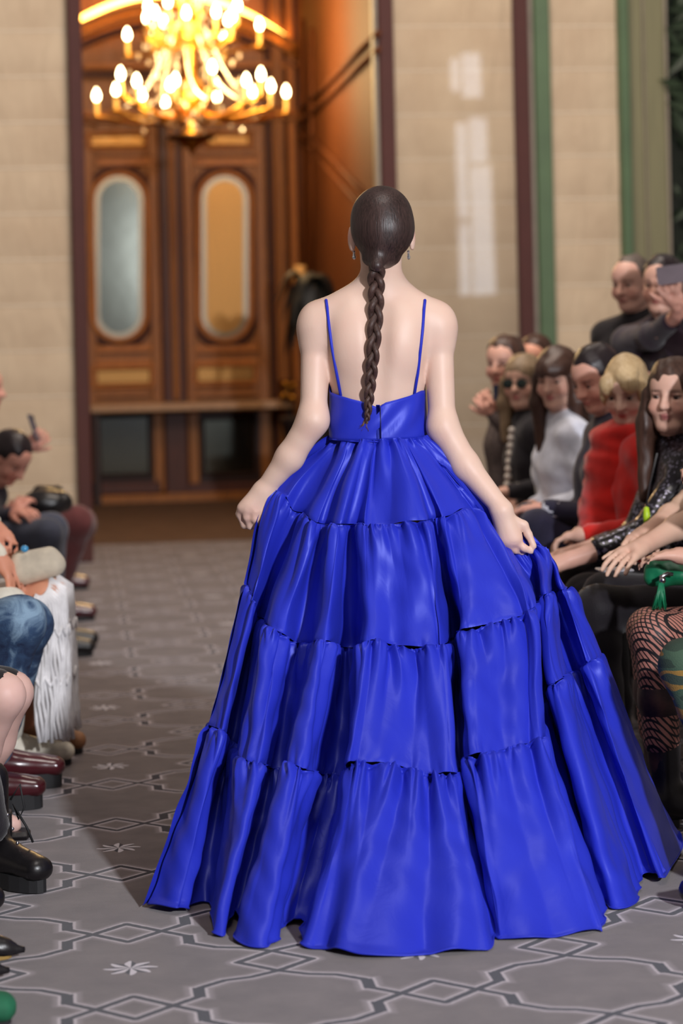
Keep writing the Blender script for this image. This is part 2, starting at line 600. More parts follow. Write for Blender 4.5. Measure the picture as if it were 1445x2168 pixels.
# polished pane standing in front of the centre panel
def glass_pane_mat():
    g = N('clear_pane')
    gl = g.n('ShaderNodeBsdfGlossy'); gl.inputs['Roughness'].default_value = .02
    tr = g.n('ShaderNodeBsdfTransparent'); fr = g.n('ShaderNodeFresnel'); mx = g.n('ShaderNodeMixShader')
    fr.inputs[0].default_value = 1.5
    nz = g.noise(g.obco(), 1.5, 1); bp = g.n('ShaderNodeBump'); bp.inputs['Strength'].default_value = .05
    bp.inputs['Distance'].default_value = .01
    g.link(nz, bp.inputs['Height']); g.link(bp.outputs[0], gl.inputs['Normal'])
    g.link(fr.outputs[0], mx.inputs[0]); g.link(tr.outputs[0], mx.inputs[1]); g.link(gl.outputs[0], mx.inputs[2])
    g.link(mx.outputs[0], g.out.inputs[0])
    return g.m
PANE = glass_pane_mat()
xa, xb = X_at(845, Y_WALL), X_at(1095, Y_WALL)
tag(MB().box((xa, Y_WALL-.045, .02), (xb, Y_WALL-.039, 5.2)).build('window_1', PANE), kind='structure')

# dark garden window at the far right with foliage against it
win = tag(empty('window_2', (X_at(1424, Y_WALL), Y_WALL, 0)), kind='structure')
MB().box((X_at(1424, Y_WALL), Y_WALL, 0), (X_at(1700, Y_WALL), Y_WALL+.02, 5.2)).build('pane', pmat('night_glass', (26, 32, 26), .12, .3, 2.5, .05), win)
MB().box((X_at(1560, Y_WALL), Y_WALL-.06, 0), (X_at(1580, Y_WALL), Y_WALL+.05, 5.2), .005).build('mullion', GREEN, win)
rl = random.Random(5)
lf = MB()
for i in range(260):
    x = rl.uniform(X_at(1426, Y_WALL), X_at(1600, Y_WALL)); z = rl.uniform(.6, 5); y = Y_WALL-.05-rl.uniform(0, .1)
    s = rl.uniform(.05, .12); a = rl.uniform(0, 6.28); c, t = math.cos(a)*s, math.sin(a)*s
    lf.add([(x-c, y, z-t), (x+t*.35, y-.02, z-c*.35), (x+c, y, z+t), (x-t*.35, y-.02, z+c*.35)], [(0, 1, 2, 3)])
iv = lf.build('ivy', pmat('dark_ivy', (44, 58, 40), .5, .3, 8, .1)); tag(iv, 'dark green ivy leaves against the window at the far right', 'ivy', kind='stuff')

# the daylight window behind the photographer that the polished pane mirrors
wx = lambda px: (px-145)/F_PX*33.0
wz = lambda py: CAM_H+(HOR-8-py)/F_PX*33.0
wn = tag(empty('window_3', (wx(1010), -2, 0)), kind='structure')
DAY = emat('daylight_pane', (225, 230, 240), 5.0)
for a, b, c, d in ((978, 1000, 470, 620), (1006, 1052, 345, 620), (978, 1000, 255, 460), (1006, 1044, 245, 338), (968, 985, 118, 185), (992, 1036, 105, 200)):
    MB().box((wx(a), -2.0, wz(d)), (wx(b), -1.99, wz(c))).build('pane', DAY, wn)
MB().box((wx(900), -2.2, 0), (wx(1130), -2.02, 6.6)).build('surround', LINEN, wn)

# ---- panelled lobby beyond the opening
XL, XR = X_at(180, Y_DOOR), X_at(637, Y_DOOR)
ZC = 5.4
def dX(px): return X_at(px, Y_DOOR)
def dZ(py, px=380): return Z_at(py, Y_DOOR, px)
def dbox(pxa, pya, pxb, pyb, out, back=0.0, bev=.01):
    """box on the door wall given by its picture corners; 'out' is how far it stands proud"""
    mx = .5*(pxa+pxb)
    k = ROLL
    # undo the roll so the box stands plumb where the picture shows it
    a = at_y(pxa, .5*(pya+pyb), Y_DOOR)[0]; b = at_y(pxb, .5*(pya+pyb), Y_DOOR)[0]
    z1 = at_y(mx, pya, Y_DOOR)[2]; z0 = at_y(mx, pyb, Y_DOOR)[2]
    return (a, Y_DOOR-out, z0), (b, Y_DOOR-back+.02, z1), bev

wl = tag(empty('wall_back', (1.0, Y_DOOR, 0)), kind='structure')
MB().box((XL-.3, Y_DOOR+.05, 0), (XR+.1, Y_DOOR+.2, ZC)).build('panelling', W_MID, wl)
def fr(name, rect, mat, parent, out=.05, w=9, inner=None):
    """four mouldings around a picture rectangle"""
    a, b, c, d = rect
    for r in ((a-w, b-w, c+w, b), (a-w, d, c+w, d+w), (a-w, b, a, d), (c, b, c+w, d)):
        MB().box(*dbox(*r, out)).build(name, mat, parent)

# twin doors
def stadium(cx, py0, py1, w, n=14):
    r = w/2; pts = []
    for i in range(n+1):
        a = math.pi*i/n
        pts.append((cx+r*math.cos(a), py0+r-r*math.sin(a)))
    for i in range(n+1):
        a = math.pi*i/n
        pts.append((cx-r*math.cos(a), py1-r+r*math.sin(a)))
    return pts
def to_xz(pts):
    out = []
    for px, py in pts:
        q = at_y(px, py, Y_DOOR); out.append((q[0], q[2]))
    return out
def ring(outer, inner, y0, y1):
    n = len(outer); b = MB()
    V = [(x, y0, z) for x, z in outer] + [(x, y0, z) for x, z in inner] + [(x, y1, z) for x, z in outer] + [(x, y1, z) for x, z in inner]
    Fq = []
    for i in range(n):
        j = (i+1) % n
        Fq += [(i, j, n+j, n+i), (i, 2*n+i, 2*n+j, j), (n+i, n+j, 3*n+j, 3*n+i)]
    return b.add(V, Fq)

def door(name, px0, px1, ocx, ow, mirror, low_rect, small_rect, top_rect):
    dr = tag(empty(name, (dX(.5*(px0+px1)), Y_DOOR, 0)), kind='structure')
    MB().box(*dbox(px0, 262, px1, 1040, .02)).build('leaf', W_MID, dr)
    for a in (px0, px1-22):
        MB().box(*dbox(a, 262, a+22, 1040, .05)).build('stile', W_MID, dr)
    for a, b, m in ((262, 280, W_MID), (318, 332, W_MID), (336, 352, W_LIT), (732, 746, W_LIT), (762, 774, W_LIT), (824, 842, W_MID)):
        MB().box(*dbox(px0+20, a, px1-20, b, .06)).build('rail', m, dr)
    MB().box(*dbox(*top_rect, .045)).build('transom_mirror', MIRROR2, dr)
    fr('transom_moulding', top_rect, W_LIT, dr, .065, 7)
    o1, o2 = to_xz(stadium(ocx, 372-10, 716+10, ow+22)), to_xz(stadium(ocx, 372, 716, ow))
    ring(o1, o2, Y_DOOR-.075, Y_DOOR-.015).build('oval_moulding', W_LIT, dr, True)
    o3 = to_xz(stadium(ocx, 346, 742, ow+44))
    ring(o3, o1, Y_DOOR-.045, Y_DOOR-.015).build('oval_surround', W_DRK, dr, True)
    MB().prism(o2, Y_DOOR-.035, Y_DOOR-.01).build('oval_mirror', mirror, dr)
    o4 = to_xz(stadium(ocx, 372+11, 716-11, ow-22))
    ring(o2, o4, Y_DOOR-.042, Y_DOOR-.03).build('mirror_bevel', BEV, dr)
    MB().box(*dbox(*small_rect, .045)).build('small_mirror', MIRROR2, dr)
    fr('small_moulding', small_rect, W_LIT, dr, .07, 8)
    MB().box(*dbox(px0, 868, px1, 1045, .04)).build('kick_panel', W_BLK, dr)
    MB().box(*dbox(*low_rect, .055)).build('low_mirror', MIRROR, dr)
    fr('low_moulding', low_rect, W_BLK, dr, .075, 8)
    MB().box(*dbox(px0, 1020, px1, 1046, .07)).build('plinth', W_DRK, dr)
    return dr
door('door_1', 182, 340, 252, 104, MIRROR, (210, 882, 315, 1004), (200, 782, 318, 813), (190, 288, 304, 311))
door('door_2', 392, 566, 475, 100, MIRROR2, (430, 886, 536, 1000), (416, 776, 536, 808), (440, 288, 526, 307))
tag(MB().box(*dbox(340, 250, 392, 1050, .07, bev=.02)).build('trim_12', W_DRK), kind='structure')
tag(MB().box(*dbox(358, 250, 374, 850, .10, bev=.02)).build('trim_13', W_MID), kind='structure')
for i, (a, b, m, o) in enumerate(((566, 578, W_DRK, .06), (578, 604, W_MID, .10), (604, 612, W_DRK, .05), (612, 628, W_LIT, .09), (628, 650, W_DRK, .04))):
    # the pilaster mouldings run the full height, so read their columns at the horizon
    q = MB().box((dX(a+6), Y_DOOR-o, 0), (dX(b+6), Y_DOOR+.05, ZC), .012).build('trim_%d' % (14+i), m)
    tag(q, kind='structure')
tag(MB().box(*dbox(172, 1042, 640, 1062, .10)).build('baseboard_back', W_MID), kind='structure')

# console shelf running across both doors
cs = empty('console_shelf', (dX(395), Y_DOOR-.3, 0), 'long pale wooden console shelf across the twin mirrored doors', 'shelf')
a, b = dX(186), dX(612)
ztop = dZ(850, 395)
MB().box((a, Y_DOOR-.42, ztop-.07), (b, Y_DOOR-.11, ztop), .012).build('top', wood('worn_beech', (150, 112, 78), (184, 146, 108), .4), cs)
for x in (a+.02, b-.08):
    MB().box((x, Y_DOOR-.36, 0), (x+.06, Y_DOOR-.30, ztop-.07), .008).build('leg', W_BLK, cs)

# arched head with a hidden light strip
ar = tag(empty('trim_19', (dX(385), Y_DOOR, dZ(100))), kind='structure')
def arc(py_mid, lift, x0=150, x1=628, n=26, tilt=36):
    pts = []
    for i in range(n+1):
        t = i/n
        px = x0+(x1-x0)*t
        py = py_mid+tilt*(t-.5) - lift*(1-(2*t-1)**2)
        pts.append((px, py))
    return pts
def arc_tube(py_mid, lift, r, y, name, mat, x0=150, x1=628):
    P = [at_y(px, py, Y_DOOR) for px, py in arc(py_mid, lift, x0, x1)]
    P = [np.array([p[0], y, p[2]]) for p in P]
    return MB().tube(P, r, 8).build(name, mat, ar, True)
arc_tube(88, 74, .030, Y_DOOR-.18, 'arch_moulding', W_LIT)
arc_tube(105, 74, .028, Y_DOOR-.10, 'arch_moulding', W_MID)
arc_tube(128, 74, .034, Y_DOOR-.06, 'arch_moulding', W_DRK)
arc_tube(70, 76, .026, Y_DOOR-.15, 'light_strip', emat('warm_led', (255, 178, 78), 16), 160, 604)
for py, o, m in ((136, .09, W_LIT), (152, .07, W_DRK), (236, .11, W_LIT), (250, .13, W_MID)):
    MB().box(*dbox(176, py, 632, py+10, o)).build('entablature', m, ar)

# side walls, ceiling of the lobby
rw = tag(empty('wall_lobby', (XR, Y_WALL, 0)), kind='structure')
MB().box((XR+.02, Y_WALL+.1, 0), (XR+.2, Y_DOOR+.1, ZC)).build('panelling', wood('amber_oak', (88, 44, 12), (116, 62, 20), .7), rw)
def sidebar(p, q, w=.05, mat=W_MID):
    """moulding on the right lobby wall between two picture points"""
    P = []
    for px, py in (p, q):
        u, v = uvpx(px, py); d = FWD + RGT*(u/F_PX) - UPV*(v/F_PX)
        P.append(np.array([0, 0, CAM_H]) + d*(XR/d[0]))
    MB().tube([P[0], P[1]], w, 6).build('moulding', mat, rw, True)
for p, q in (((800, 70), (634, 236)), ((800, 105), (636, 262)), ((632, 262), (800, 440)), ((632, 290), (800, 478)), ((660, 60), (660, 700)), ((640, 40), (640, 880))):
    sidebar(p, q, .022, MATS['amber_oak'])
tag(MB().box((XL-.25, Y_WALL+.1, 0), (XL-.05, Y_DOOR+.1, ZC)).build('wall_lobby_left', W_DRK), kind='structure')
tag(MB().box((XL-.3, Y_WALL-.02, ZC), (XR+.3, Y_DOOR+.2, ZC+.1)).build('ceiling', W_MID), kind='structure')

# gold-lit pillar lamp and dark palm in the lobby
def lobby_palm():
    base = at(668, 905, 17.0); base[2] = 0
    r = empty('potted_palm', base, 'dark potted palm in the wooden lobby behind the walking woman', 'plant')
    POT = pmat('dark_ceramic', (28, 22, 22), .4, .2, 8, .05); LEAF = pmat('unlit_palm_leaf', (10, 10, 6), .6, .3, 10, .1)  # near-black leaf colour carries the palm's unlit silhouette
    MB().lathe([(.0, 0), (.17, 0), (.2, .05), (.16, .4), (.24, .78), (.26, .84), (.22, .84), (.2, .78), (0, .78)], base, 20).build('pot', POT, r, True)
    MB().tube([base+[0, 0, .78], base+[.02, 0, 1.2], base+[-.02, 0, 1.75]], [.09, .1, .06], 10).build('trunk', pmat('palm_trunk', (40, 26, 18), .9, .3, 20, .3), r, True)
    rr = random.Random(3)
    top = base + np.array([-.02, 0, 1.7])
    for i in range(22):
        a = i*2.4+rr.uniform(-.2, .2); L = rr.uniform(.18, .26); rise = rr.uniform(.1, .5)
        d = np.array([math.cos(a), math.sin(a), 0]); side = np.array([-d[1], d[0], 0])
        V, Fq = [], []
        n = 7
        for j in range(n+1):
            t = j/n
            c = top + d*L*t + np.array([0, 0, rise*t*1.5-1.2*t*t*(.45+rise*.4)])
            w = .055*math.sin(math.pi*min(1, t*.9+.08))+.003
            V += [c-side*w+np.array([0, 0, -.02]), c, c+side*w+np.array([0, 0, -.02])]
        for j in range(n):
            Fq += [(3*j, 3*j+1, 3*j+4, 3*j+3), (3*j+1, 3*j+2, 3*j+5, 3*j+4)]
        MB().add(V, Fq).build('frond', LEAF, r, True)
lobby_palm()
p = at(636, 640, 19.2)
sc_l = empty('pillar_lamp', (p[0], p[1], 0), 'tall cream pillar lamp beside the dark lobby palm', 'lamp')
h0, h1 = at(636, 645, 19.2)[2], at(636, 562, 19.2)[2]
MB().lathe([(0, h0), (.045, h0), (.05, h0+.02), (.05, h1-.02), (.045, h1), (0, h1)], (p[0], p[1], 0), 16).build('shade', pmat('cream_shade', (206, 160, 96), .6, .08, 12, .05), sc_l, True)
MB().lathe([(0, 0), (.13, 0), (.13, .02), (.02, .05), (.018, h0)], (p[0], p[1], 0), 14).build('stand', W_BLK, sc_l, True)
# gilt door ornament / handle cluster near the console end
hc_ = empty('gilt_handles', at(608, 828, 20.6), 'cluster of gilt handles on the oak pilaster near the console end', 'handles')
for px, py in ((604, 812), (621, 816), (600, 838), (618, 842)):
    c = at(px, py, 20.6)
    MB().ball(c, .035, 12, 8).build('knob', GOLDM, hc_, True)
MB().tube([at(604, 812, 20.6), at(611, 828, 20.62), at(618, 842, 20.6)], .012, 8).build('stem', GOLDM, hc_, True)
MB().box(tuple(at(598, 850, 20.6)+[0, .03, 0]), tuple(at(624, 805, 20.6)+[0, .33, 0]), .01).build('backplate', W_BLK, hc_)

# ------------------------------------------------------------------ chandelier
def chandelier():
    D = 18.3
    c = at(403, 178, D)
    root = empty('chandelier', (c[0], c[1], at(403, 332, D)[2]), 'gilt chandelier crowded with lit candle bulbs and crystal drops before the doors', 'chandelier')
    zb, zt = at(403, 332, D)[2], 5.35
    SL = pmat('candle_sleeve', (236, 196, 112), .5, .06, 20, .03)
    BU = emat('bulb_glow', (255, 226, 168), 26)
    CRY = N('crystal'); CRY.col((1, .93, .78)); CRY.set(Roughness=.08, Metallic=.6); CRYM = CRY.m
    H = zt-zb
    MB().lathe([(0, zb), (.012, zb+.02), (.03, zb+.06), (.13, zb+.12), (.15, zb+.15), (.05, zb+.2), (.04, zb+.3), (.1, zb+.36), (.16, zb+.44), (.13, zb+.52),
                (.05, zb+.6), (.04, zb+.78), (.09, zb+.86), (.11, zb+.95), (.06, zb+1.05), (.03, zb+1.15), (.025, zt-.05), (.07, zt-.03), (.07, zt+.03)], (c[0], c[1], 0), 20).build('stem', GOLDM, root, True)
    MB().lathe([(0, zb+.10), (.17, zb+.13), (.19, zb+.16), (.17, zb+.165), (0, zb+.15)], (c[0], c[1], 0), 24).build('dish', pmat('dark_bronze', (58, 36, 18), .4, .2, 12, .05, metal=.8), root, True)
    low = [(204,195),(245,183),(255,149),(289,164),(301,194),(350,211),(360,172),(371,162),(449,135),(459,197),(521,163),(534,187),(552,150),(573,175),(605,187)]
    top = [(269,66),(549,45),(473,74),(325,57),(346,39),(310,29),(394,20),(457,17),(482,35),(491,26),(502,2),(355,-4),(313,5),(328,20),(420,-30),(380,-45)]
    bulb = None
    def arm(px, py, R, hub, mid):
        nonlocal bulb
        dx = abs(px-403)*D/F_PX
        dep = math.sqrt(max(R*R-dx*dx, .0)) * (1 if py > mid else -1)
        b = at(px, py, D+dep*.95)
        base = b + np.array([0, 0, -.20])
        h = np.array([c[0], c[1], hub]); v = base-h; hv = v*np.array([1, 1, 0])
        P = []
        for i in range(11):
            t = i/10
            z = hub + (base[2]-hub)*(t**2.2) - .16*math.sin(math.pi*min(1, t*1.05))*(1-t*.4)
            P.append(np.array([h[0]+hv[0]*t, h[1]+hv[1]*t, z]))
        P[-1] = base
        MB().tube(P, [.012+.004*math.sin(3.1*i/10) for i in range(11)], 8).build('arm', GOLDM, root, True)
        MB().lathe([(0, -.012), (.045, 0), (.055, .014), (.05, .016), (.02, .008), (.02, .03)], base, 14).build('drip_pan', GOLDM, root, True)
        MB().lathe([(.015, .0), (.015, .13), (.008, .135)], base, 10).build('candle', SL, root, True)
        prof = [(0, -.005), (.012, .0), (.024, .022), (.025, .04), (.017, .065), (.007, .085), (0, .095)]
        if bulb is None:
            bulb = MB().lathe(prof, base+[0, 0, .135], 12).build('bulb', BU, root, True)
            bulb_base.append(base)
        else:
            place_copy(bulb, 'bulb', root, base-bulb_base[0])
    bulb_base = []
    for px, py in low: arm(px, py, .80, zb+.42, 176)
    for px, py in top: arm(px, py, .56, zb+.95, 30)
    rr = random.Random(11)
    oct_v = [(0,0,.5),(.3,0,.1),(0,.3,.1),(-.3,0,.1),(0,-.3,.1),(0,0,-.5)]
    oct_f = [(0,1,2),(0,2,3),(0,3,4),(0,4,1),(5,2,1),(5,3,2),(5,4,3),(5,1,4)]
    cr = None
    for i in range(120):
        a = rr.uniform(0, 6.28); z = rr.uniform(zb+.18, zb+1.25); R = rr.uniform(.08, .18+.42*abs(math.sin((z-zb)*3.2)))
        pos = np.array([c[0]+R*math.cos(a), c[1]+R*math.sin(a), z]); s = .055
        if cr is None:
            cr = MB().add([pos+np.array(v)*s for v in oct_v], oct_f).build('crystal', CRYM, root); p0 = pos
        else: place_copy(cr, 'crystal', root, pos-p0)
    for k in range(10):   # swags of beads between the tiers
        a = k*.628
        P = []
        for i in range(9):
            t = i/8; R = .12+.40*t
            P.append(np.array([c[0]+R*math.cos(a+t*.5), c[1]+R*math.sin(a+t*.5), zb+1.0-.62*t-.12*math.sin(math.pi*t)]))
        MB().tube(P, .008, 6).build('bead_swag', CRYM, root, True)
    # light of the bulbs
    for dz, e in ((.55, 135), (1.15, 120)):
        l = bpy.data.lights.new('bulb_light', 'POINT'); l.energy = e; l.color = (1.0, .67, .30); l.shadow_soft_size = .35
        o = bpy.data.objects.new('bulb_light', l); scene.collection.objects.link(o); o.location = (c[0], c[1]-.0, zb+dz)
        o.parent = root; o.location = (0, -.55, dz)
chandelier()
# ------------------------------------------------------------------ skin, hair and cloth materials
def skin_mat(name, attr=True, rgb=(226, 188, 172), rough=.48, sss=.06):
    if name in MATS: return MATS[name]
    g = N(name)
    nz = g.noise(g.obco(), 18, 4); fine = g.noise(g.obco(), 260, 2)
    if attr:
        a = g.n('ShaderNodeAttribute'); a.attribute_name = 'Col'; base = a.outputs['Color']
    else:
        base = g.mix(0, lin(rgb), lin(rgb))
    warm = g.mix(g.math('MULTIPLY', g.math('SUBTRACT', nz, .4, clamp=True), .3), base, lin((214, 140, 122)))
    g.col(warm)
    g.set(Roughness=rough, Specular_IOR_Level=.4, Subsurface_Weight=sss, Subsurface_Scale=.012)
    g.b.inputs['Subsurface Radius'].default_value = (1, .35, .2)
    g.bump(fine, .08, .0015)
    MATS[name] = g.m
    return g.m
SKIN = skin_mat('skin')

def hair_mat(name, a, b, rough=.34, stretch=(1, 1, .06), scale=320):
    if name in MATS: return MATS[name]
    g = N(name); co = g.obco(stretch)
    nz = g.noise(co, scale, 3, .6); big = g.noise(co, scale*.12, 2)
    m = g.math('ADD', g.math('MULTIPLY', nz, .6), g.math('MULTIPLY', big, .4))
    g.col(g.ramp(m, [(.3, lin(a)), (.7, lin(b))]))
    g.set(Roughness=rough, Specular_IOR_Level=.45)
    g.bump(m, .45, .004)
    MATS[name] = g.m
    return g.m

def satin_mat():
    g = N('cobalt_satin')
    co = g.obco()
    nz = g.noise(co, 3.0, 3)
    weave = g.noise(g.obco((1, 1, .5)), 900, 1)
    crease = g.noise(g.obco((1, 1, .35)), 16, 4, .55, .6)
    g.col(g.ramp(nz, [(.3, lin((36, 47, 178))), (.7, lin((42, 54, 190)))]))
    g.set(Roughness=.42, Specular_IOR_Level=.55, Sheen_Weight=.12, Sheen_Roughness=.4)
    g.b.inputs['Sheen Tint'].default_value = (*lin((90, 110, 255)), 1)
    g.b.inputs['Specular Tint'].default_value = (*lin((170, 180, 255)), 1)
    h = g.math('ADD', g.math('MULTIPLY', crease, 1.0), g.math('MULTIPLY', weave, .03))
    g.bump(h, .18, .010)
    return g.m
SATIN = satin_mat()

def paint(V, base):
    return np.tile(np.array(lin(base), np.float32), (len(V), 1))

# ------------------------------------------------------------------ the walking woman
DW = 6.46
wbase = at(815, 1813, DW); wbase[2] = 0
woman = empty('person', wbase, 'woman in a long cobalt blue tiered gown walking away, back turned, dark braid', 'person')

def hand_prims(pts, radii, k=.006):
    """pts: list of chains, each a list of (px,py,d)"""
    out = []
    for ch, rr in zip(pts, radii):
        P = [at(*q) for q in ch]
        for i in range(len(P)-1):
            out.append(cap(P[i], P[i+1], rr[i], rr[i+1], k))
    return out

def build_woman():
    d = DW
    A = lambda px, py, o=0.0: at(px, py, d+o)
    pr = []
    # torso
    pr.append(ell(A(800, 800, .0), (.128, .088, .16), k=.05))
    pr.append(ell(A(800, 725, .0), (.142, .092, .115), k=.06))
    pr.append(ell(A(799, 890, .01), (.108, .075, .13), k=.04))
    pr.append(ell(A(800, 1020, .03), (.125, .088, .12), k=.05))
    # shoulder girdle, neck
    pr.append(cap(A(672, 682, .0), A(745, 662, .0), .044, .055, k=.05)); pr.append(cap(A(924, 682, .0), A(857, 662, .0), .044, .055, k=.05))
    pr.append(cap(A(806, 655, .0), A(807, 560, .02), .057, .050, k=.04))
    pr.append(cap(A(792, 612, .0), A(712, 662, -.005), .034, .030, k=.06)); pr.append(cap(A(820, 612, .0), A(886, 662, -.005), .034, .030, k=.06))
    pr.append(ell(A(748, 718, -.052), (.050, .038, .085), k=.035)); pr.append(ell(A(854, 718, -.052), (.050, .038, .085), k=.035))  # shoulder blades
    pr.append(cap(A(803, 660, -.102), A(800, 920, -.100), .018, .018, k=.04, op='s'))   # spine groove
    # arms
    pr.append(ell(A(668, 697, .0), (.042, .046, .065), k=.04)); pr.append(ell(A(928, 697, .0), (.042, .046, .065), k=.04))
    pr.append(cap(A(668, 705, .0), A(667, 730, -.005), .0385, .0385, k=.03)); pr.append(cap(A(667, 732, -.006), A(663, 890, -.04), .0385, .0355, k=.010))
    pr.append(cap(A(928, 705, .0), A(929, 730, -.005), .0385, .0385, k=.03)); pr.append(cap(A(929, 732, -.006), A(936, 905, -.04), .0385, .0355, k=.010))
    pr.append(cap(A(662, 890, -.04), A(613, 968, -.02), .040, .036, k=.03)); pr.append(cap(A(613, 968, -.02), A(560, 1036, .0), .036, .025, k=.02))
    pr.append(cap(A(938, 905, -.04), A(985, 985, -.06), .040, .036, k=.03)); pr.append(cap(A(985, 985, -.06), A(1062, 1078, -.10), .036, .025, k=.02))
    # left hand: loose fist closed on the skirt
    pr.append(cap(A(558, 1040, .0), A(533, 1072, -.002), .022, .022, k=.02)); pr.append(cap(A(566, 1042, .0), A(553, 1080, .0), .020, .021, k=.02))
    pr.append(cap(A(550, 1040, .0), A(516, 1074, .0), .018, .017, k=.02))
    pr += hand_prims([
        [(511, 1076, d-.002), (507, 1088, d+.012), (517, 1112, d+.022), (528, 1106, d+.03)],
        [(524, 1080, d-.010), (522, 1094, d-.004), (529, 1114, d+.012), (543, 1106, d+.022)],
        [(539, 1084, d-.012), (539, 1098, d-.008), (544, 1114, d+.010), (556, 1104, d+.022)],
        [(553, 1086, d-.008), (555, 1098, d-.006), (559, 1110, d+.010), (566, 1100, d+.022)],
        [(568, 1050, d+.02), (572, 1072, d+.034), (566, 1092, d+.04)]],
        [[.0115, .0105, .0095, .0085]]*3 + [[.0105, .0095, .0085, .008], [.012, .0105, .009]])
    # right hand: thumb and forefinger pinching the fabric
    e = d-.10
    pr.append(cap(A(1064, 1082, -.10), A(1088, 1140, -.10), .024, .023, k=.02)); pr.append(cap(A(1058, 1085, -.10), A(1070, 1140, -.10), .020, .020, k=.02))
    pr.append(cap(A(1058, 1090, -.09), A(1056, 1132, -.08), .016, .015, k=.015))
    pr += hand_prims([
        [(1094, 1148, e), (1108, 1160, e-.002), (1123, 1167, e+.004)],
        [(1079, 1153, e), (1090, 1164, e+.008), (1104, 1168, e+.022), (1112, 1164, e+.03)],
        [(1067, 1148, e+.002), (1074, 1160, e+.014), (1086, 1166, e+.028)],
        [(1056, 1136, e+.012), (1061, 1148, e+.024), (1072, 1156, e+.034)],
        [(1080, 1098, e), (1108, 1112, e+.006), (1118, 1132, e+.008), (1129, 1156, e+.004)]],
        [[.0115, .010, .0085], [.0115, .010, .009, .008], [.0105, .0095, .0085], [.0095, .009, .008], [.014, .0125, .0105, .0085]])
    # head (turned away) with ears, face on the far side
    hc = A(807, 482, .0)
    R = np.stack([np.array([0.0, 1, 0]), np.array([-1.0, 0, 0]), np.array([0, 0, 1.0])], 1)
    L = lambda x, y, z: hc + R @ np.array([x, y, z])
    pr.append(ell(L(-.005, 0, .02), (.092, .074, .088), R, k=.02)); pr.append(ell(L(.03, 0, -.045), (.062, .056, .075), R, k=.03))
    pr.append(ell(L(.065, 0, -.105), (.02, .022, .016), R, k=.03)); pr.append(cap(L(.085, 0, .0), L(.106, 0, -.035), .009, .012, k=.015))
    for s in (1, -1):
        pr.append(ell(L(-.006, s*.081, -.028), (.018, .009, .036), R @ np.array([[.94, -.34*s, 0], [.34*s, .94, 0], [0, 0, 1]]), k=.008))
        pr.append(ell(L(.088, s*.03, -.003), (.016, .016, .011), R, k=.015, op='s'))
    pr.append(ell(L(.083, 0, -.07), (.012, .022, .008), R, k=.01))
    # legs and feet under the gown
    for s, px in ((1, 775), (-1, 835)):
        hip = A(px, 1040, .02); kn = hip*[1, 1, 0] + [0, .06*s, .50]; an = hip*[1, 1, 0] + [0, .10*s-.02, .12]
        pr.append(cap(hip, kn, .072, .05, k=.04)); pr.append(cap(kn, an, .055, .034, k=.03)); pr.append(cap(an, an+[0, .15, -.09], .036, .024, k=.03))
    V, Q = sdf_mesh(pr, .005)
    col = paint(V, (224, 192, 174))
    # warmer knuckles, elbows and ears
    for c, r, a in ((A(533, 1085), .05, .35), (A(1085, 1155, -.1), .05, .3), (A(655, 912, -.07), .035, .18), (A(940, 925, -.07), .035, .18), (L(0, .085, -.02), .03, .6), (L(0, -.085, -.02), .03, .6)):
        w = np.clip(1-np.linalg.norm(V-c, axis=1)/r, 0, 1)[:, None]*a
        col = col*(1-w) + np.array(lin((226, 150, 134)))*w
    body = mesh_obj('body', V, Q, SKIN, woman, colors=col)
    tree = BVHTree.FromPolygons(V.tolist(), Q.tolist())
    return body, tree, hc, R, L
body, btree, whc, wR, wL = build_woman()

def on_body(px, py, off=.004, default=DW-.09):
    o = np.array([0, 0, CAM_H]); dr = nrm(at(px, py, 5.0)-o)
    h = btree.ray_cast(Vector(o), Vector(dr))
    if h[0] is None or (Vector(h[0])-Vector(o)).length > 7.5: return at(px, py, default)
    return np.array(h[0]) - dr*off

# hair
HAIRD = hair_mat('dark_brown_hair', (18, 11, 11), (74, 54, 50), .42, (1, 1, .035), 240)
def woman_hair():
    pr = [ell(wL(-.012, 0, .022), (.100, .0835, .090), wR, k=.02), ell(wL(-.03, 0, -.012), (.088, .0825, .072), wR, k=.02),
          ell(wL(-.045, .004, -.045), (.060, .060, .042), wR, k=.02),
          ell(at(806, 548, DW-.052), (.050, .036, .026), k=.02),
          cap(at(800, 540, DW-.078), at(797, 562, DW-.098), .018, .018, k=.025),
          ell(wL(.095, 0, -.06), (.10, .10, .085), wR, k=.02, op='s')]
    for s in (1, -1): pr.append(ell(wL(.012, s*.088, -.03), (.024, .016, .040), wR, k=.012, op='s'))
    V, Q = sdf_mesh(pr, .004)
    return mesh_obj('hair', V, Q, HAIRD, woman)
hair = woman_hair()

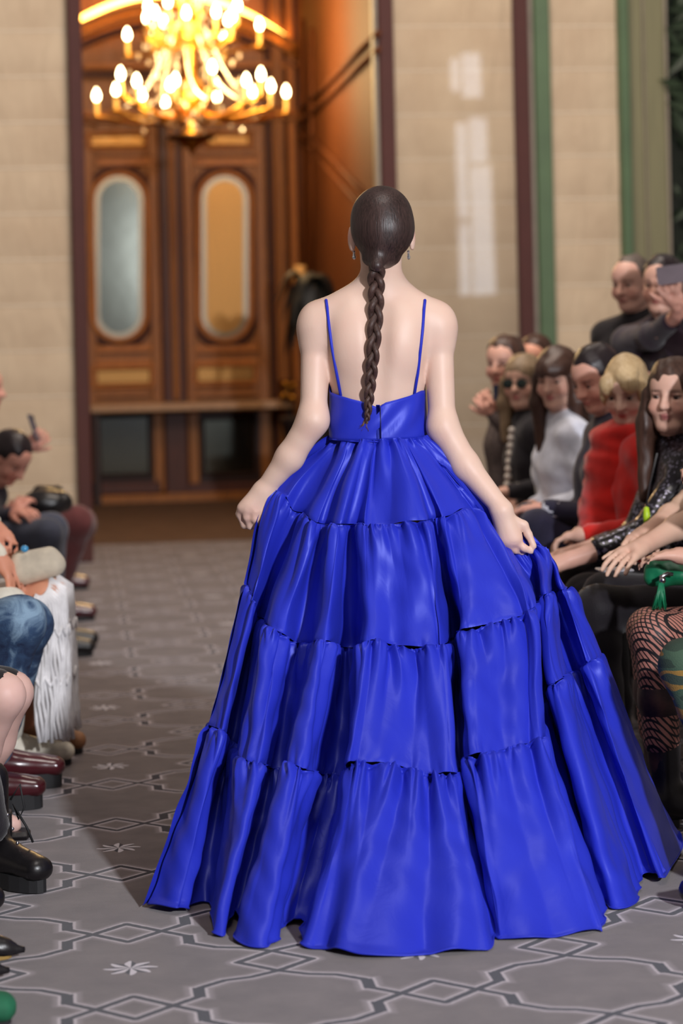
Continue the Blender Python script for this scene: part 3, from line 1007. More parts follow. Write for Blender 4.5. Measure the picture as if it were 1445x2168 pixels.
def braid():
    ctrl = [(797, 556, 0), (796, 585, 0), (796, 620, 0), (795, 660, 0), (792, 710, 0), (788, 760, 0), (785, 800, 0), (781, 840, 0), (778, 875, 0), (776, 898, 0)]
    offs = [.018, .022, .024, .026, .028, .030, .030, .030, .028, .024]
    C = np.array([on_body(p[0], p[1], o) for p, o in zip(ctrl, offs)])
    # the plait hangs as a smooth curve clear of the back
    dep = np.array([(c-[0, 0, CAM_H]) @ FWD for c in C]); dep[0] = min(dep[0], dep[2]); dep = np.minimum(dep, np.interp(np.arange(10), [0, 9], [dep[1]-.004, dep[-1]]))
    t = np.linspace(0, 9, 220)
    px = np.interp(t, range(10), [c[0] for c in ctrl]); py = np.interp(t, range(10), [c[1] for c in ctrl]); dd = np.interp(t, range(10), dep)
    br = None
    mats = [hair_mat('plait_strand', (26, 16, 15), (92, 66, 58), .5, (1, 1, .2), 420)]
    u = t/9
    w = np.interp(u, [0, .08, .4, .8, 1], [.0115, .0145, .0125, .0085, .0035])
    ph = 2*math.pi*np.cumsum(np.interp(u, [0, 1], [3.0, 4.6]))/len(u)
    for s in range(3):
        P, Rr = [], []
        for i in range(len(t)):
            a = ph[i] + s*2*math.pi/3
            base = at(px[i], py[i], dd[i])
            P.append(base + RGT*(w[i]*math.sin(a)) - FWD*(w[i]*.62*math.sin(2*a)))
            Rr.append(w[i]*(.70 if u[i] > .05 else .70))
        o = MB().tube(P, Rr, 10).build('braid_strand', mats[0], hair, True)
    rr = random.Random(2)
    tail = MB()
    e = at(776, 894, dd[-1])
    for i in range(26):
        q = at(776+rr.uniform(-16, 5), 905+rr.uniform(-3, 9), dd[-1]+rr.uniform(-.01, .008))
        tail.tube([e+[0, 0, .02], e*.5+q*.5+[rr.uniform(-.003, .003), 0, 0], q], [.0018, .0013, .0004], 4)
    tag(tail.build('braid_tip', hair_mat('plait_tip', (70, 46, 38), (120, 84, 66), .4), hair, True), kind='stuff')
    MB().tube([at(776, 884, dd[-1]), at(776, 892, dd[-1])], [.0062, .0062], 10).build('hair_tie', pmat('hair_tie_brown', (60, 38, 32), .6), hair, True)
braid()

GEM = N('crystal_gem'); GEM.col((.9, .93, .95)); GEM.set(Metallic=.9, Roughness=.08); GEM = GEM.m
for px, py, s in ((749, 541, 1), (864, 541, -1)):
    c = wL(.0, s*.083, -.058)
    c = at(px, 533, (c-[0, 0, CAM_H]) @ FWD)
    er = MB()
    er.ball(c, .0042, 8, 6); er.ball(c-[0, 0, .008], (.0038, .0038, .005), 8, 6)
    er.lathe([(0, -.022), (.004, -.019), (.0055, -.014), (.003, -.009), (0, -.008)], c, 8)
    er.build('earring', GEM, woman)

# ------------------------------------------------------------------ the gown
def catmull(P, t):
    """P (n, k) control rows, t positions in [0, n-1]; finite-difference cubic"""
    P = np.asarray(P, float); n = len(P)
    m = np.zeros_like(P); m[1:-1] = (P[2:]-P[:-2])/2; m[0] = P[1]-P[0]; m[-1] = P[-1]-P[-2]
    i = np.clip(np.floor(t).astype(int), 0, n-2); f = (t-i)[:, None]
    h00 = 2*f**3-3*f**2+1; h10 = f**3-2*f**2+f; h01 = -2*f**3+3*f**2; h11 = f**3-f**2
    return h00*P[i] + h10*m[i] + h01*P[i+1] + h11*m[i+1]

# columns of the skirt seen from behind: seam points (picture x, y) at waist, seam 1, 2, 3 and hem, and how deep the fold lies
COLS = [
 ((700, 928), (578, 1036), (522, 1240), (442, 1535), (312, 1925), .00),
 ((712, 930), (606, 1052), (536, 1272), (472, 1546), (376, 1938), -.015),
 ((722, 930), (634, 1084), (553, 1308), (497, 1572), (441, 1918), .16),
 ((732, 931), (652, 1096), (564, 1322), (508, 1603), (452, 1976), .00),
 ((742, 931), (672, 1105), (602, 1342), (552, 1614), (478, 1984), -.02),
 ((750, 931), (690, 1108), (650, 1363), (594, 1626), (500, 1952), .12),
 ((757, 931), (704, 1109), (664, 1356), (606, 1615), (508, 2000), .00),
 ((766, 931), (722, 1109), (694, 1356), (652, 1628), (570, 2008), -.02),
 ((778, 931), (748, 1109), (745, 1370), (714, 1641), (636, 1962), .17),
 ((788, 931), (764, 1108), (764, 1362), (732, 1622), (642, 2006), .00),
 ((796, 931), (785, 1107), (792, 1352), (752, 1608), (690, 2014), -.02),
 ((806, 931), (815, 1107), (846, 1366), (836, 1618), (764, 2031), .01),
 ((818, 930), (850, 1106), (890, 1368), (890, 1632), (880, 2026), -.01),
 ((830, 930), (884, 1104), (930, 1364), (950, 1636), (1000, 2017), -.02),
 ((842, 929), (904, 1101), (946, 1362), (966, 1638), (1044, 2006), .02),
 ((850, 929), (918, 1098), (958, 1350), (977, 1630), (1046, 1935), .25),
 ((858, 928), (934, 1094), (972, 1336), (986, 1604), (1049, 1985), .03),
 ((866, 928), (955, 1088), (1000, 1328), (1012, 1596), (1074, 1992), -.02),
 ((876, 927), (985, 1073), (1062, 1314), (1074, 1582), (1170, 1988), .00),
 ((884, 926), (1020, 1092), (1112, 1294), (1136, 1562), (1256, 1974), -.015),
 ((889, 926), (1064, 1150), (1130, 1284), (1150, 1556), (1278, 1966), .01),
 ((893, 925), (1112, 1166), (1138, 1270), (1152, 1462), (1246, 1885), .20),
 ((896, 925), (1126, 1158), (1146, 1262), (1166, 1450), (1290, 1926), .02),
 ((899, 924), (1136, 1152), (1162, 1256), (1192, 1434), (1344, 1918), -.01),
 ((901, 924), (1140, 1153), (1174, 1252), (1212, 1420), (1362, 1866), .14),
 ((903, 923), (1146, 1157), (1188, 1248), (1242, 1402), (1402, 1868), -.01),
 ((904, 922), (1152, 1162), (1202, 1244), (1272, 1390), (1446, 1788), .00),
]
LEVEL_C = [DW-.105, DW-.22, DW-.36, DW-.62]
LEVEL_L = [DW-.01, DW-.02, DW-.05, DW-.25]
LEVEL_R = [DW-.01, DW-.08, DW-.06, DW-.04]
LEVEL_F = [.10, .28, .40, .50, .55]
FOLD = [.0, .22, .65, .95]

def split_valleys(cols):
    out = []
    for i, c in enumerate(cols):
        if c[5] > .05 and 0 < i < len(cols)-1:
            for nb in (cols[i-1], cols[i+1]):
                q = .72 if c[5] > .18 else .52
                out.append(tuple((c[l][0]*(1-q)+nb[l][0]*q, c[l][1]*.85+nb[l][1]*.15) if l < 4 else (c[l][0]*(1-q)+nb[l][0]*q, c[l][1]) for l in range(5))+(c[5]*1.3,))
        else: out.append(c)
    return out
COLS = split_valleys(COLS)

def skirt_levels():
    nc = len(COLS); s = np.linspace(-1, 1, nc)
    lev = []
    for l in range(5):
        pts = []
        for j, c in enumerate(COLS):
            px, py = c[l]
            if l == 4:
                p = ground(px, py); p[2] = .006
                if c[5] > .05: p[2] = .006
            else:
                e = LEVEL_L[l] if s[j] < 0 else LEVEL_R[l]
                w = abs(s[j])**2.4
                if l == 1 and s[j] > .2: w = min(1, (s[j]-.2)/.28)**.8
                d = LEVEL_C[l] + (e-LEVEL_C[l])*w + c[5]*FOLD[l]*(0 if (l == 1 and s[j] > .4) else 1)
                p = at(px, py, d)
            pts.append(p)
        # far side of the loop, right edge round to left edge
        a, b = pts[-1], pts[0]
        mid = (a+b)/2; nf = 9
        for k in range(1, nf+1):
            t = k/(nf+1); ang = math.pi*t
            p = mid + (a-mid)*math.cos(ang) + FWD*LEVEL_F[l]*math.sin(ang)*(1+.08*(-1)**k*(l > 0))
            if l == 4: p[2] = .006
            pts.append(p)
        pts.append(pts[0])
        lev.append(np.array(pts))
    return lev

def build_gown():
    lev = skirt_levels()
    nc = len(lev[0])
    nback = len(COLS)
    tu = np.concatenate([np.linspace(0, nback-1, 900, endpoint=False), np.linspace(nback-1, nc-1, 90)])
    rings = [catmull(L_, tu) for L_ in lev]
    rs = np.random.RandomState(7)
    dress = None
    # vertical interpolation through all levels for smooth panels
    stack = np.stack(rings, 0)                      # (5, nu, 3)
    m = np.zeros_like(stack); m[1:-1] = (stack[2:]-stack[:-2])/2; m[0] = stack[1]-stack[0]; m[-1] = stack[-1]-stack[-2]
    # bodice
    top_px = [(697, 828), (722, 838), (745, 845), (770, 851), (795, 861), (803, 862), (812, 853), (840, 846), (870, 838), (897, 828)]
    bod = MB()
    nb, nr = 96, 14
    V = []
    cb = at(800, 880, DW+.0)
    loop = []
    for k in range(nb):
        a = 2*math.pi*k/nb
        loop.append((math.cos(a), math.sin(a)))
    zs_back = [(at(p[0], p[1], DW-.09)[0], at(p[0], p[1], DW-.09)[2]) for p in top_px]
    zb0 = at(800, 932, DW-.09)[2]
    for j in range(nr+1):
        v = j/nr
        for (cx, cy) in loop:
            hw = .1265 + .004*v; hd = .0935
            x = cb[0] + hw*cx; y = cb[1] - hd*cy
            if cy > 0:
                ztop = np.interp(x, [z[0] for z in zs_back], [z[1] for z in zs_back])
            else:
                ztop = zs_back[0][1] + .07*math.sin(math.pi*abs(cy)/2)
            zz = ztop + (zb0-ztop)*v
            # two soft drag folds either side of the zip
            wv = .0022*math.sin(9*cx+6*v)*math.sin(math.pi*v)*(cy > 0)
            V.append((x+wv*cx, y-wv*2*cy, zz))
    Fq = [(j*nb+k, (j+1)*nb+k, (j+1)*nb+(k+1) % nb, j*nb+(k+1) % nb) for j in range(nr) for k in range(nb)]
    bod.add(V, Fq)
    dress = bod.build('gown', SATIN, woman, True)
    so = dress.modifiers.new('thick', 'SOLIDIFY'); so.thickness = .003; so.offset = -1
    dress['label'] = 'cobalt blue satin gown with gathered tiers'
    # placket over the zip and waist seam
    P = [at(803, y, DW-.1005) for y in (858, 880, 905, 930)]
    pl = MB().box(tuple(at(797, 930, DW-.098)), tuple(at(804, 857, DW-.098)+[0, .004, 0]), .001)
    pl.build('placket', SATIN, dress, True)
    MB().tube([at(804.5, 862, DW-.100), at(805.5, 895, DW-.101), at(806, 929, DW-.101)], .0012, 6).build('zip', pmat('navy_zip', (14, 14, 60), .5), dress, True)
    MB().tube([at(px, py, DW-.0+o) for px, py, o in ((694, 928, .0), (706, 931, -.05), (745, 934, -.085), (800, 935, -.098), (855, 933, -.085), (894, 928, -.05), (906, 925, .0))], .0022, 6).build('waist_piping', SATIN, dress, True)
    for side in ([(690, 636), (692, 650), (696, 690), (702, 735), (711, 785), (721, 838)], [(899, 636), (897, 655), (894, 700), (889, 745), (884, 790), (876, 838)]):
        P = [on_body(x, y, .003) for x, y in side]
        P = [P[0]+FWD*.06+[0, 0, -.02], P[0]+FWD*.02+[0, 0, .002]] + P
        MB().tube(P, .0042, 8).build('strap', SATIN, dress, True)

    u_arc = [np.concatenate([[0], np.cumsum(np.linalg.norm(np.diff(R_, axis=0), axis=1))]) for R_ in rings]
    spec = [(56, .75), (60, .9), (64, 1.05), (84, 1.2)]
    for l in range(4):
        nv, amp = spec[l]
        t = np.linspace(0, 1, nv+1)
        t = t**1.25 if l < 4 else t
        f = t[:, None, None]
        h00 = 2*f**3-3*f**2+1; h10 = f**3-2*f**2+f; h01 = -2*f**3+3*f**2; h11 = f**3-f**2
        m0 = m[l]*.9; m1 = m[l+1]*.9
        S = h00*stack[l] + h10*m0 + h01*stack[l+1] + h11*m1
        du = np.gradient(S, axis=1); dv = np.gradient(S, axis=0)
        # smooth outward direction: around the loop, kept horizontal
        nrmv = np.cross(du, dv); nrmv /= np.linalg.norm(nrmv, axis=2, keepdims=True)+1e-9
        cen = S.mean(axis=1, keepdims=True); out = S-cen
        sg = np.sign((nrmv*out).sum(2).mean()); nrmv *= sg if sg != 0 else 1
        # gathers: pleats packed at the seam, each with its own depth, width and length
        arc = u_arc[l]; L_ = arc[-1]
        hlen = np.linalg.norm(np.diff(S, axis=0), axis=2).sum(0)
        run = t[:, None]*hlen[None, :]; end = hlen[None, :]-run
        arc2 = (1-t[:, None])*arc[None, :] + t[:, None]*u_arc[l+1][None, :]*(L_/u_arc[l+1][-1])
        disp = np.zeros(run.shape)
        def valleys(mean, dep, wid, leng, dist, drift, power=1.6):
            p = rs.uniform(0, mean)
            while p < L_:
                d_ = dep*rs.uniform(.35, 1.15); w_ = wid*rs.uniform(.6, 1.4); l_ = leng*rs.uniform(.35, 1.5)
                dr = drift*rs.uniform(-1, 1)
                k0, k1 = np.searchsorted(arc, [p-.16, p+.16])
                if k1 > k0:
                    A_ = np.broadcast_to(arc[None, k0:k1], (len(t), k1-k0)); R_ = dist[:, k0:k1]
                    x = (A_-p-dr*R_)/(w_*(1+.9*R_/l_))
                    g_ = np.exp(-np.abs(x)**1.5)
                    disp[:, k0:k1] -= d_*g_*np.exp(-(R_/l_)**power)*np.clip(R_/.004, .3, 1)
                    # the pleat pushes up a soft ridge beside it
                    disp[:, k0:k1] += .45*d_*np.exp(-((x-1.9)/1.1)**2)*np.exp(-(R_/l_)**power)
                p += mean*rs.uniform(.45, 1.6)
        valleys(.019, .0100*amp, .0042, .038, run, .10)
        valleys(.032, .0135*amp, .0062, .095, run, .10)
        valleys(.075, .0230*amp, .0150, .30, run, .07, 2.4)
        if l < 3:
            valleys(.034, .0045*amp, .0050, .030, end, .10)
            valleys(.10, .0160*amp, .0130, .20, end, .08, 2.0)
        else:
            valleys(.13, .026, .024, .48, end, .05, 2.4)
        # tier swells a little under its seam; the seam itself is a tight groove
        disp += .010*amp*(1-np.exp(-run/.012))*np.exp(-(run/.14))
        if l > 0: disp -= .006*np.exp(-run/.004)
        if l < 3: disp -= .003*np.exp(-(end/.004)**2)
        # slow wandering creases
        U = arc[None, :]; Vv = run
        disp += .0030*np.sin(U*31+Vv*9+2*np.sin(Vv*14+U*5))*np.sin(Vv*11+U*7+l)*np.clip(t[:, None]*3, 0, 1)
        disp += .0022*np.sin(U*55-Vv*38+1.7*np.sin(Vv*9-U*6)+l)*np.sin(Vv*17-U*9+2*l)*np.clip(t[:, None]*3, 0, 1)
        S2 = S + nrmv*disp[..., None]
        S2[..., 2] += (.003*np.sin(arc*40+l)*np.exp(-run/.02))*(l > 0)
        S2[..., 2] = np.maximum(S2[..., 2], .004)
        if l == 3:
            lift = np.clip(np.sin(arc*13+1.0)*np.sin(arc*5.3+.4), 0, 1)*.022
            S2[-1, :, 2] += lift; S2[-2, :, 2] += lift*.8; S2[-3, :, 2] += lift*.55; S2[-4, :, 2] += lift*.3
        nu = S2.shape[1]
        idx = np.arange((nv+1)*nu).reshape(nv+1, nu)
        q = np.stack([idx[:-1, :-1], idx[1:, :-1], idx[1:, 1:], idx[:-1, 1:]], -1).reshape(-1, 4)
        tier = mesh_obj('skirt_tier', S2.reshape(-1, 3), q, SATIN, dress)
        if l == 3:
            MBt = MB().tube(S2[-1][::3]+np.array([0, 0, .0]), .0022, 5); MBt.build('hem', SATIN, dress, True)
    return dress
gown = build_gown()
# ------------------------------------------------------------------ seated and standing onlookers
def ik(a, b, l1, l2, pole):
    v = b-a; L = np.linalg.norm(v)
    if L > (l1+l2)*.995: b = a+v/L*(l1+l2)*.995; v = b-a; L = np.linalg.norm(v)
    x = (l1*l1-l2*l2+L*L)/(2*L); h = math.sqrt(max(l1*l1-x*x, 0))
    n = v/L; p = pole-n*(pole@n); p = nrm(p)
    return a+n*x+p*h, b

def rotp(v, axis, ang):
    axis = nrm(axis); c, s = math.cos(ang), math.sin(ang)
    return v*c + np.cross(axis, v)*s + axis*(axis@v)*(1-c)

def hand(wrist, dirv, palm, side, curl=.5, s=1.0, spread=.10):
    """five-fingered hand; palm is the direction the palm faces, side +1 puts the thumb on the palm's left"""
    f = nrm(dirv); n = nrm(palm-f*(palm@f)); w = np.cross(n, f)*side      # towards the thumb
    pr = [cap(wrist, wrist+f*.045*s, .024*s, .027*s, .015)]
    kn = wrist+f*.085*s
    for i in (-1, 1): pr.append(cap(wrist+f*.03*s+w*i*.014*s, kn+w*i*.026*s, .019*s, .0145*s, .012))
    lens = [.082, .092, .086, .068]
    for i in range(4):
        o = (1.5-i)*.0205*s
        p = kn+w*o; d = nrm(f+w*(1.5-i)*spread); ax = np.cross(d, n)
        for j, (q, r) in enumerate(((.46, .0098), (.30, .0088), (.24, .0080))):
            d = rotp(d, ax, curl*(.75 if j == 0 else 1.0))
            p2 = p+d*lens[i]*q*s
            pr.append(cap(p, p2, r*s, (r-.0010)*s, .003)); p = p2
    p = wrist+f*.025*s+w*.022*s
    d = nrm(f*.75+w*.65+n*.25)
    for q, r in ((.042, .0125), (.034, .0105), (.026, .009)):
        p2 = p+d*q*s; pr.append(cap(p, p2, r*s, (r-.0015)*s, .006)); p = p2; d = nrm(d+f*.35+n*.15*curl*2)
    return pr

def head_prims(c, R, s=1.0):
    L = lambda x, y, z: c+R@(np.array([x, y, z])*s)
    e = lambda p, r, k=.015, op='u': ell(L(*p), np.array(r)*s, R, k*s, op)
    pr = [e((-.012, 0, .032), (.092, .074, .086), .02), e((.022, 0, -.03), (.066, .060, .082), .03), e((.04, 0, .04), (.048, .058, .05), .03),
          e((.066, 0, -.098), (.022, .024, .017), .03), cap(L(.0, .048, -.06), L(.05, .022, -.095), .022*s, .018*s, .03*s), cap(L(.0, -.048, -.06), L(.05, -.022, -.095), .022*s, .018*s, .03*s)]
    for y in (.034, -.034):
        pr.append(e((.094, y, .004), (.018, .020, .013), .016, 's'))
        pr.append(e((.0735, y, .0105), (.0138, .0165, .0072), .003)); pr.append(e((.0725, y, -.0095), (.0132, .0160, .0058), .003))
        pr.append(e((.062, y*1.25, -.036), (.022, .022, .02), .03))
        pr.append(e((-.004, y/.034*.074, -.008), (.022, .009, .032), .008))
    pr += [cap(L(.086, 0, .014), L(.110, 0, -.028), .0085*s, .0130*s, .014*s), e((.098, .012, -.030), (.010, .008, .008), .008), e((.098, -.012, -.030), (.010, .008, .008), .008),
           e((.0865, 0, -.0565), (.012, .021, .0062), .006), e((.0850, 0, -.0685), (.012, .018, .0068), .006)]
    return pr, L

def head_paint(V, col, c, R, s, lips, brow, blush=.35):
    q = ((V-c)@R)/s
    def m(cx, cy, cz, rx, ry, rz, soft=.35):
        d = np.sqrt(((q[:, 0]-cx)/rx)**2+((q[:, 1]-cy)/ry)**2+((q[:, 2]-cz)/rz)**2)
        return np.clip((1+soft-d)/(2*soft), 0, 1)
    def put(w, rgb):
        col[:] = col*(1-w[:, None])+np.array(lin(rgb), np.float32)*w[:, None]
    for y in (1, -1):
        put(m(.07, y*.045, -.035, .04, .024, .022, .6)*blush, (214, 128, 112))
        put(m(.085, y*.034, .004, .03, .023, .0125, .5)*.5, (150, 96, 84))
        put(m(.08, y*.034, .0215, .04, .022, .0050, .5)*.85, brow)
        put(m(.08, y*.034, .0085, .04, .017, .0034, .5)*.8, (50, 32, 30))
        put(m(.104, y*.009, -.037, .012, .005, .004, .5)*.6, (110, 60, 52))
    put(m(.10, 0, -.026, .02, .012, .012, .8)*.25, (220, 130, 118))
    put(m(.094, 0, -.0625, .025, .0195, .0115, .35)*.85, lips)
    put(m(.10, 0, -.0625, .025, .017, .0016, .5)*.6, (90, 36, 36))

EYE = None
def eye_mat():
    global EYE
    if EYE: return EYE
    g = N('eye'); a = g.n('ShaderNodeAttribute'); a.attribute_name = 'Col'; g.col(a.outputs['Color']); g.set(Roughness=.12)
    EYE = g.m; return EYE

def add_eyes(parent, L, R, s, look=(1, 0, -.05), iris=(58, 40, 30)):
    for y in (.034, -.034):
        c = L(.0735, y, .002); b = MB().ball(c, .0118*s, 16, 10)
        V = np.array(b.v); d = nrm(R@nrm(look)); w = ((V-c)/(.0118*s))@d
        col = np.tile(np.array(lin((176, 160, 152))), (len(V), 1)); col[w > .72] = lin(iris); col[w > .95] = lin((12, 10, 10))
        mesh_obj('eye', V, b.f, eye_mat(), parent, colors=col)

def hair_prims(style, c, R, s, L, neck_z):
    e = lambda p, r, k=.02, op='u': ell(L(*p), np.array(r)*s, R, k*s, op)
    face = [e((.105, 0, -.035), (.075, .058, .085), .012, 's')]
    if style == 'short':
        return [e((-.018, 0, .042), (.100, .082, .090)), e((-.045, 0, -.005), (.066, .078, .065))] + [e((.10, 0, -.028), (.075, .090, .088), .012, 's')] + [e((.03, y, -.05), (.045, .03, .045), .01, 's') for y in (.08, -.08)]
    if style == 'cropped':
        return [e((-.018, 0, .040), (.094, .0785, .084)), e((-.05, 0, .0), (.056, .074, .06))] + [e((.095, 0, -.01), (.085, .090, .088), .012, 's')] + [e((.03, y, -.05), (.045, .03, .05), .01, 's') for y in (.08, -.08)]
    if style == 'tousled':
        return [e((-.014, 0, .044), (.102, .082, .090)), e((-.04, 0, .0), (.072, .080, .070)), e((.055, .02, .088), (.04, .045, .022)), e((.075, .045, .055), (.03, .03, .035)), e((.07, -.045, .05), (.03, .03, .04)), e((.03, .074, .0), (.035, .018, .05)), e((.03, -.074, .0), (.035, .018, .05))] + [e((.115, 0, -.04), (.07, .056, .085), .012, 's')]
    base = [e((-.018, 0, .040), (.106, .088, .094)), e((-.04, 0, -.02), (.075, .086, .085))]
    if style == 'bangs':
        base += [e((.045, 0, .055), (.058, .072, .045)), e((.082, .0, .045), (.018, .052, .022))]
        face = [e((.118, 0, -.045), (.070, .052, .075), .010, 's')]
    elif style == 'fringe_blond':
        face = [e((.105, 0, -.03), (.075, .060, .085), .012, 's')]
    ln = .30 if style in ('long', 'bangs') else .20
    for y in (1, -1):
        a = L(.012, y*.078, .0); b = L(.022, y*.088, -.10); c2 = L(.045, y*.085, -.10-ln*.8); 
        base += [cap(a, b, .030*s, .034*s, .02), cap(b, c2, .034*s, .020*s, .02)]
        base += [cap(L(-.03, y*.07, -.02), L(-.03, y*.08, -.12), .036*s, .036*s, .02), cap(L(-.03, y*.08, -.12), L(-.01, y*.085, -.10-ln*.8), .036*s, .022*s, .02)]
    base += [cap(L(-.06, 0, -.02), L(-.075, 0, -.14), .05*s, .05*s, .03)]
    if style == 'bun':
        base = [e((-.018, 0, .042), (.102, .083, .090)), e((-.05, 0, .0), (.07, .078, .07)), e((-.10, 0, .05), (.05, .055, .055))]
        face = [e((.10, 0, -.028), (.075, .075, .085), .012, 's')] + [e((.03, y, -.05), (.045, .03, .045), .01, 's') for y in (.08, -.08)]
    return base+face

def cloth(name, rgb, **k):
    d = dict(rough=.8, var=.2, scale=14, bump=.3, bscale=240, spec=.25, sheen=.2); d.update(k)
    return pmat(name, rgb, **d)

def shoe(parent, ankle, toe_dir, mat, sole_mat, sole=.03, L=.25, high=.0, name='shoe', r=.040, pointed=False):
    f = nrm(np.array(toe_dir)*[1, 1, 0]); a = np.array(ankle); g = np.array([a[0], a[1], 0.0])
    hl = g-f*.05; to = g+f*(L-.07); z = sole
    tip = .022 if pointed else .034
    side = np.cross([0, 0, 1], f)
    pr = [cap(hl+[0, 0, z+.030], hl+[0, 0, z+.055], .036, .034, .03), cap(hl+[0, 0, z+.030], g+f*.06+[0, 0, z+.034], .036, .034, .03),
          cap(g+f*.0+[0, 0, z+.06], to-f*.05+[0, 0, z+.030], .034, .028, .04), cap(g+[0, 0, z+.04], a+[0, 0, .02+high], .040, .046, .03)]
    for q in (-1, 1): pr.append(cap(g+f*.05+side*q*.010+[0, 0, z+.030], to+side*q*(.002 if pointed else .014)+[0, 0, z+tip*.72], .030, tip*.8, .03))
    if pointed: pr.append(cap(to+[0, 0, z+tip*.6], to+f*.05+[0, 0, z+.010], tip*.8, .008, .02))
    V, Q = sdf_mesh(pr, .0095, floor=z*.9)
    sh = mesh_obj(name, V, Q, mat, parent)
    if sole > .008:
        side = np.cross([0, 0, 1], f); n = 20; P = []
        for i in range(n):
            t = 2*math.pi*i/n; wd = .046 if math.cos(t) > 0 else .040
            P.append(g+f*((L-.09)/2+.0+math.cos(t)*(L/2-.005))+side*math.sin(t)*wd*(1 if not pointed else .75))
        V = [p+[0, 0, .003] for p in P]+[p+[0, 0, sole+.006] for p in P]
        Fq = [tuple(range(n))[::-1], tuple(range(n, 2*n))]+[(i, (i+1) % n, n+(i+1) % n, n+i) for i in range(n)]
        MB().add(V, Fq).build('sole', sole_mat, sh)
    return sh

def person(label, head, face, pitch, facing, lean=.12, s=1.0, skin=(224, 178, 158), hair='long', hair_m=None, top=None, sleeve=1.0, bottom=None, bottom_len=1.0,
           hands=None, palms=None, curls=(.5, .5), knees=None, feet=None, stand=False, shoes=None, lips=(176, 84, 84), brow=(70, 48, 40), res=None, seed=1, tilt=0.0, bulk=1.0,
           eyes=True, fold=.006, collar=None, legs_skin=None, elbow_out=.5, hip_shift=0.0):
    if res is None: res = (.0062 if head[2] < 8.8 else .0074) if (len(head) == 3 and -40 < head[0] < 1445 and abs(head[0]) > 3.5) else .012
    H = at(*head) if len(head) == 3 and head[0] > 3.5 or head[0] < -3.5 else np.array(head, float)
    F = nrm([facing[0], facing[1], 0]); Lf = np.cross([0, 0, 1], F)
    hip_z = .92*s if stand else .50
    hip = np.array([H[0], H[1], 0])-F*lean+[0, 0, hip_z]+Lf*hip_shift
    root = empty('person', (hip[0], hip[1], 0), label, 'person')
    ff = nrm([face[0], face[1], 0]); fl = np.cross([0, 0, 1], ff)
    f3 = ff*math.cos(pitch)-np.array([0, 0, 1])*math.sin(pitch)
    up = nrm(np.array([0, 0, 1])+fl*tilt+ff*math.sin(pitch)); R = rotm(f3, up)
    hp, L = head_prims(H, R, s*.97)
    nb = H-R[:, 2]*.155*s-R[:, 0]*.03*s          # base of the neck
    nb = nb*.75+(hip+(H-hip)*.76)*.25
    nb[2] = H[2]-.185*s
    up_t = nrm(nb-hip)
    chest = hip+(nb-hip)*.68
    sw = .165*s*bulk; shl = nb-up_t*.045*s+Lf*sw; shr = nb-up_t*.045*s-Lf*sw
    hj = [hip+Lf*.085*s, hip-Lf*.085*s]
    kn, an = [], []
    for i in range(2):
        sg = 1 if i == 0 else -1
        if stand:
            k = hj[i]*[1, 1, 0]+F*.03+[0, 0, .50*s]; a = hj[i]*[1, 1, 0]+[0, 0, .09]
        else:
            k = at(*knees[i]) if knees and knees[i] is not None else hj[i]+F*.44*s+Lf*sg*.02+[0, 0, .02]
            a = ground(*feet[i]) if feet and feet[i] is not None else k*[1, 1, 0]+F*-.02
            a = a*[1, 1, 0]+[0, 0, .09]
        kn.append(k); an.append(a)
    wr = []
    for i in range(2):
        if hands and hands[i] is not None: wr.append(at(*hands[i]))
        else: wr.append(hj[i]*.35+kn[i]*.65+[0, 0, .10])
    el = []
    for i, (a, sg) in enumerate(((shl, 1), (shr, -1))):
        e, w = ik(a, wr[i], .275*s, .25*s, -up_t*1.0-F*.5+Lf*sg*elbow_out)
        el.append(e); wr[i] = w
    b = bulk
    # ---- body: one continuous surface from crown to feet
    def torso(g, k=.05):
        o = []
        for q in (1, -1):
            o += [cap(hip+Lf*q*.065*s*b, chest+Lf*q*.07*s*b, (.105+g)*b, (.10+g)*b, k), cap(chest+Lf*q*.07*s*b, nb-up_t*.07*s+Lf*q*.075*s*b, (.10+g)*b, .07+g, k)]
        o += [cap(shl, shr, .052+g, .052+g, k), cap(nb+up_t*.02, shl*.75+nb*.25, .042+g, .046+g, k), cap(nb+up_t*.02, shr*.75+nb*.25, .042+g, .046+g, k)]
        return o
    pr = torso(-.012)+[cap(nb-up_t*.03, H-R[:, 2]*.06*s-R[:, 0]*.025*s, .056*s, .052*s, .03)]
    for i, sh in enumerate((shl, shr)):
        pr += [cap(sh, el[i], .042*s, .037*s, .03), cap(el[i], el[i]*.6+wr[i]*.4, .037*s, .037*s, .02), cap(el[i]*.6+wr[i]*.4, wr[i], .037*s, .026*s, .02)]
    for i in range(2):
        pr += [cap(hj[i], kn[i], .078*s, .055*s, .04)]
        if bottom is None or bottom_len < .9: pr += [cap(kn[i], kn[i]*.6+an[i]*.4, .054*s, .054*s, .03), cap(kn[i]*.6+an[i]*.4, an[i], .054*s, .036*s, .03), cap(an[i], an[i]+F*.12+[0, 0, -.05], .034*s, .026*s, .03)]
    for i in range(2):
        d = nrm(wr[i]-el[i]); pm = palms[i] if palms and palms[i] is not None else np.array([0, 0, -1.0])
        if isinstance(pm, tuple): pm = np.array(pm, float)
        dd = d
        if abs(pm@d) > .8: pm = pm+F*.5
        th = Lf if i == 0 else -Lf            # thumb on the inner side
        f_ = nrm(dd); n_ = nrm(pm-f_*(pm@f_)); w_ = np.cross(n_, f_)
        side = 1 if (w_@(-th)) > 0 else -1
        pr += hand(wr[i], dd, pm, side, curls[i], s)
    pr += hp
    V, Q = sdf_mesh(pr, res)
    col = paint(V, skin)
    if legs_skin is not None:
        w = V[:, 2] < hip_z-.06
        col[w] = lin(legs_skin)
    head_paint(V, col, H, R, s*.97, lips, brow)
